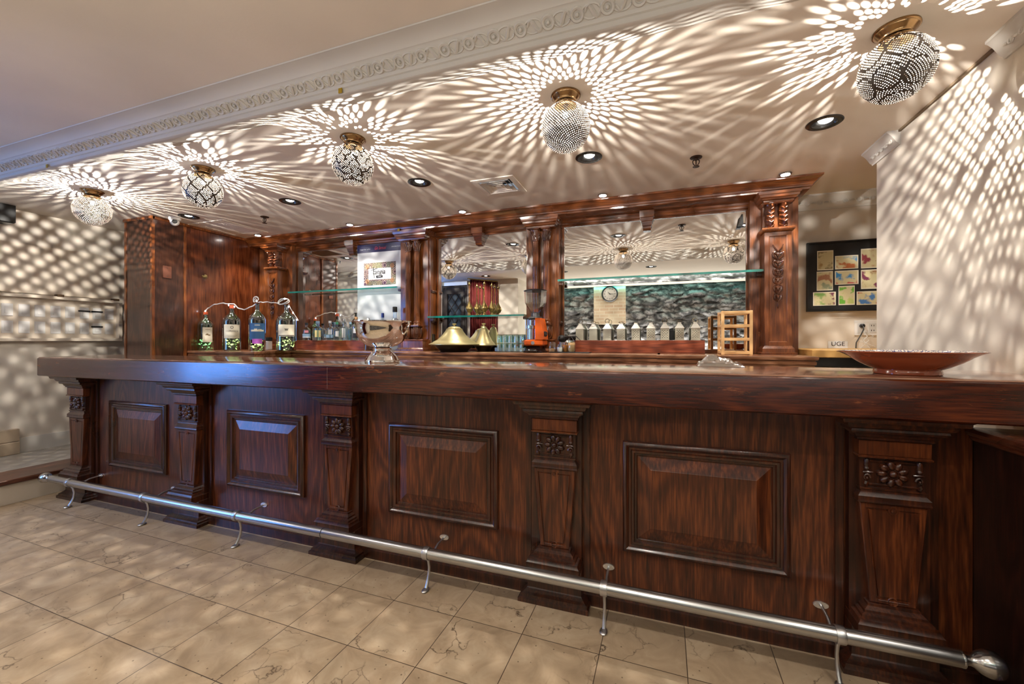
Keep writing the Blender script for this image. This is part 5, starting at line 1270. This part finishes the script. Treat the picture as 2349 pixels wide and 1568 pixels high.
# crumpled plastic bag at the back of the bar top
q = Vector((at(1652, 838, 2.285).x, 2.285, ZT)); t = thing('plastic_bag', 'crumpled clear plastic bag lying at the back edge of the bar', 'bag', q)
mb = MB(); vs = []; fs = []; nx, ny = 26, 14
for layer in (0, 1):
    for j in range(ny+1):
        for i in range(nx+1):
            u, v = i/nx, j/ny; x = q.x+(u-.5)*.215; y = q.y+(v-.5)*.12
            hh = .052*(math.sin(PI*u)**.45)*(math.sin(PI*v)**.5)*(.62+.9*abs(noise.noise(Vector((u*5, v*4, layer*3+1)))))*(.45+.75*(1-u)+.1)
            vs.append((x, y, ZT+.002+(hh if layer == 0 else hh*.25)))
o = (nx+1)*(ny+1)
for layer in (0, 1):
    for j in range(ny):
        for i in range(nx):
            a = layer*o+j*(nx+1)+i; fs.append((a, a+1, a+nx+2, a+nx+1))
mb.add(vs, fs); mb.build('film', thin_glass('crinkled_film', (.80, .80, .80, 1), .5, .18), t, smooth=12)

# framed maps on the wall behind the bar
YW = YB-.001; a, b = at(1849, 557, YW), at(1849, 715, YW); fx0 = a.x; fx1 = fx0+.80; fz0, fz1 = b.z, a.z-.006
t = thing('picture_frame', 'black framed set of small colour maps on the wall beside the back bar', 'picture', ((fx0+fx1)/2, YW, (fz0+fz1)/2))
MB().box(fx0+.012, fx1-.012, YW-.02, YW-.002, fz0+.012, fz1-.012).build('black_mat', plain('black_mat_board', S(16, 15, 16), .6), t, smooth=0)
mb = MB(); mb.frame(fx0, fx1, fz0, fz1, [(0, YW), (0, YW-.03), (.014, YW-.03), (.016, YW-.02)], cap=False); mb.build('frame', M_DARK, t, smooth=0)
def map_mat(k, base_, c1, c2):
    m, t_, N, L, p = mat('map_print_%s' % 'abcdefgh'[k])
    tc = N.new('ShaderNodeTexCoord'); n = N.new('ShaderNodeTexNoise'); n.inputs['Scale'].default_value = 11; n.inputs['Detail'].default_value = 6; mp = N.new('ShaderNodeMapping'); mp.inputs['Location'].default_value = (k*3.1, 0, k)
    L.new(tc.outputs['Object'], mp.inputs['Vector']); L.new(mp.outputs['Vector'], n.inputs['Vector'])
    r = ramp(N, [(.36, c2), (.44, base_), (.54, base_), (.6, c1), (.72, c1)]); L.new(n.outputs['Fac'], r.inputs['Fac']); L.new(r.outputs['Color'], p.inputs['Base Color']); p.inputs['Roughness'].default_value = .6; return m
BUFF = S(214, 204, 160); maps = [(1893, 597, 37, 45, S(150, 136, 96), S(180, 150, 100)), (1942, 601, 53, 31, S(190, 110, 60), S(90, 150, 200)), (1995, 592, 40, 45, S(150, 60, 70), S(190, 150, 110)),
    (1892, 644, 37, 44, S(170, 120, 90), S(150, 160, 130)), (1942, 636, 54, 32, S(200, 90, 90), S(60, 140, 200)), (1995, 640, 40, 44, S(120, 50, 80), S(160, 110, 70)),
    (1891, 685, 52, 31, S(120, 60, 80), S(130, 170, 90)), (1942, 677, 37, 44, S(110, 180, 60), S(190, 200, 120)), (1993, 683, 56, 31, S(180, 70, 50), S(80, 130, 190))]
for k, (px, py, wp, hp, c1, c2) in enumerate(maps):
    c = at(px, py, YW-.021); u = mpp(px, YW-.021); w2, h2 = wp*u/2*.97/1.12, hp*u/2
    w2 = wp/2*abs(xat(px+1, YW)-xat(px, YW))
    mb = MB(); mb.box(c.x-w2, c.x+w2, YW-.0215, YW-.0195, c.z-h2, c.z+h2); pr = mb.build('map_card', M_PAPER, t, smooth=0)
    mb = MB(); mb.box(c.x-w2*.9, c.x+w2*.9, YW-.0225, YW-.0214, c.z-h2*.88, c.z+h2*.88); mb.build('map_print', map_mat(k % 8, BUFF, c1, c2), pr, smooth=0)
# power outlet with plugs
c = at(1987, 752, YB); t = thing('wall_outlet', 'white double outlet plate with a black plug on the wall', 'outlet', c)
mb = MB(); mb.box(c.x-.082, c.x+.082, YB-.008, YB, c.z-.062, c.z+.062, .003); pl = mb.build('plate', M_WHITE, t)
for sg in (-1, 1): MB().box(c.x+sg*.04-.024, c.x+sg*.04+.024, YB-.010, YB-.007, c.z-.04, c.z+.04, .001).build('socket', plain('socket_face', S(206, 206, 204), .4), t)
for dz in (-.02, .02):
    for dx in (-.008, .008): MB().box(c.x+.04+dx-.002, c.x+.04+dx+.002, YB-.0108, YB-.0098, c.z+dz-.006, c.z+dz+.006).build('slot', M_DARK, t)
t = thing('power_cord', 'black plug and cord hanging from the white wall outlet', 'cord', c+Vector((-.04, -.02, .015)))
mb = MB(); mb.lathe((c.x-.035, YB-.009, c.z+.018), [(.016, 0), (.018, -.01), (.016, -.026), (.007, -.034)], 16, axis='y'); mb.build('plug', M_DARK, t)
mb = MB(); mb.tube([(c.x-.035, YB-.038, c.z+.016), (c.x-.04, YB-.06, c.z-.01), (c.x-.06, YB-.06, c.z-.06), (c.x-.09, YB-.06, c.z-.12), (c.x-.1, YB-.08, 1.186)], .004, 6); mb.build('cord', M_DARK, t)
t = thing('white_cords', 'thin white cords hanging tangled below the wall outlet', 'cord', c+Vector((-.02, -.02, -.03)))
for k in range(3):
    x = c.x-.03+.012*k; mb = MB(); mb.tube([(x, YB-.010, c.z-.03), (x-.02+.03*k, YB-.04, c.z-.07), (x+.03-.05*k, YB-.05, c.z-.1), (x-.03+.04*k, YB-.06-.02*k, 1.185)], .0028, 6); mb.build('cord', M_CORD, t)
# pine ledge and its dark cabinet
t = thing('pine_ledge', 'honey coloured pine ledge under the framed maps', 'shelf', (1.5, 3.9, 1.16))
mb = MB(); mb.box(1.052, 2.6, 3.52, YB-.002, 1.125, 1.182, .004); mb.build('ledge', M_LEDGE, t); mb = MB(); mb.box(1.06, 2.6, 3.56, YB-.002, 1.06, 1.124); mb.build('dark_rail', M_DARK, t, smooth=0)
q = at(1922, 790, YB-.004); t = thing('paper_sign', 'small white paper sign with black letters on the pine ledge', 'sign', q)
mb = MB(); sw = .068; mb.box(q.x-sw, q.x+sw, YB-.006, YB-.003, 1.183, q.z+.028); mb.build('card', M_LW, t, smooth=0)
mb = MB(); text(mb, 'UGE', .05, lambda x, y: (q.x+x, YB-.007, 1.183+.035+y), sx=1.0); mb.build('letters', M_BLACKINK, t, smooth=0)

# switch box on the left wall
def on_left(px, py, X=XL):
    dx, dy, b = ray(px, py); s = X/dx; return Vector((X, dy*s, EYE+b*s))
a, b = on_left(4, 672), on_left(272, 690); a2, b2 = on_left(4, 786), on_left(272, 779)
y0, y1 = on_left(-60, 700).y, b.y; zt, zb = (a.z+b.z)/2, (a2.z+b2.z)/2
t = thing('switch_cabinet', 'shallow white box of light switches with lifted lid on the left wall', 'switch box', (XL, (y0+y1)/2, zb))
M_BOX = plain('painted_box', S(220, 208, 190), .5)
mb = MB(); d = .07
mb.box(XL, XL+.012, y0, y1, zb, zt); mb.build('back_board', M_BOX, t, smooth=0)
for nm, bx in (('frame_top', (y0, y1, zt-.03, zt)), ('frame_bottom', (y0, y1, zb, zb+.03)), ('frame_end', (y1-.03, y1, zb+.03, zt-.03))):
    MB().box(XL+.012, XL+d, bx[0], bx[1], bx[2], bx[3], .003).build(nm, M_BOX, t)
zl = on_left(272, 592).z
MB().box(XL+.004, XL+.02, y0, y1, zt+.012, zl, .003).build('lid', M_BOX, t)
for py in (130, 258):
    h_ = on_left(py, 682 if py == 130 else 690); MB().box(XL+.018, XL+d+.004, h_.y-.025, h_.y+.025, zt-.004, zt+.02, .002).build('hinge', plain('worn_hinge', S(96, 74, 52), .5, .6), t)
SX = [16, 55, 91, 127, 160, 193, 222, 250]
for row, py in enumerate((705, 749)):
    for k, px in enumerate(SX):
        c = on_left(px, py, XL+.012); c.z = zb+(zt-zb)*((.66, .30)[row])
        tp = (row == 0 and k in (5, 6)) or (row == 1 and k == 6)
        o_ = ('first', 'second', 'third', 'fourth', 'fifth', 'sixth', 'seventh', 'last')[k]
        t = thing('light_switch', ('white light switch crossed with black tape, %s in the %s row of the switch box' if tp else 'white rocker light switch, %s in the %s row of the switch box') % (o_, ('upper', 'lower')[row]), 'light switch', c, 'light switches on the left wall')
        MB().box(c.x, c.x+.007, c.y-.036, c.y+.036, c.z-.058, c.z+.058, .003).build('plate', M_WHITE, t)
        mb = MB(); mb.loops([[(c.x+.006, c.y-.017, c.z-.033), (c.x+.006, c.y+.017, c.z-.033), (c.x+.006, c.y+.017, c.z+.033), (c.x+.006, c.y-.017, c.z+.033)], [(c.x+.013, c.y-.016, c.z-.032), (c.x+.013, c.y+.016, c.z-.032), (c.x+.009, c.y+.016, c.z+.032), (c.x+.009, c.y-.016, c.z+.032)]]); mb.build('rocker', M_WHITE, t, smooth=0)
        if tp: MB().box(c.x+.0075, c.x+.015, c.y-.05, c.y+.045, c.z+.012, c.z+.028, .001).build('black_tape', M_BLACKINK, t, smooth=0)
# black loudspeaker high on the left wall
c = on_left(2, 492, XL); t = thing('wall_speaker', 'black loudspeaker high on the left wall at the edge', 'speaker', c)
MB().box(XL+.01, XL+.16, c.y-.24, c.y+.035, c.z-.09, c.z+.08, .008).build('cabinet', M_DARK, t); MB().box(XL, XL+.012, c.y-.12, c.y-.06, c.z-.03, c.z+.03).build('wall_bracket', M_DARK, t, smooth=0)
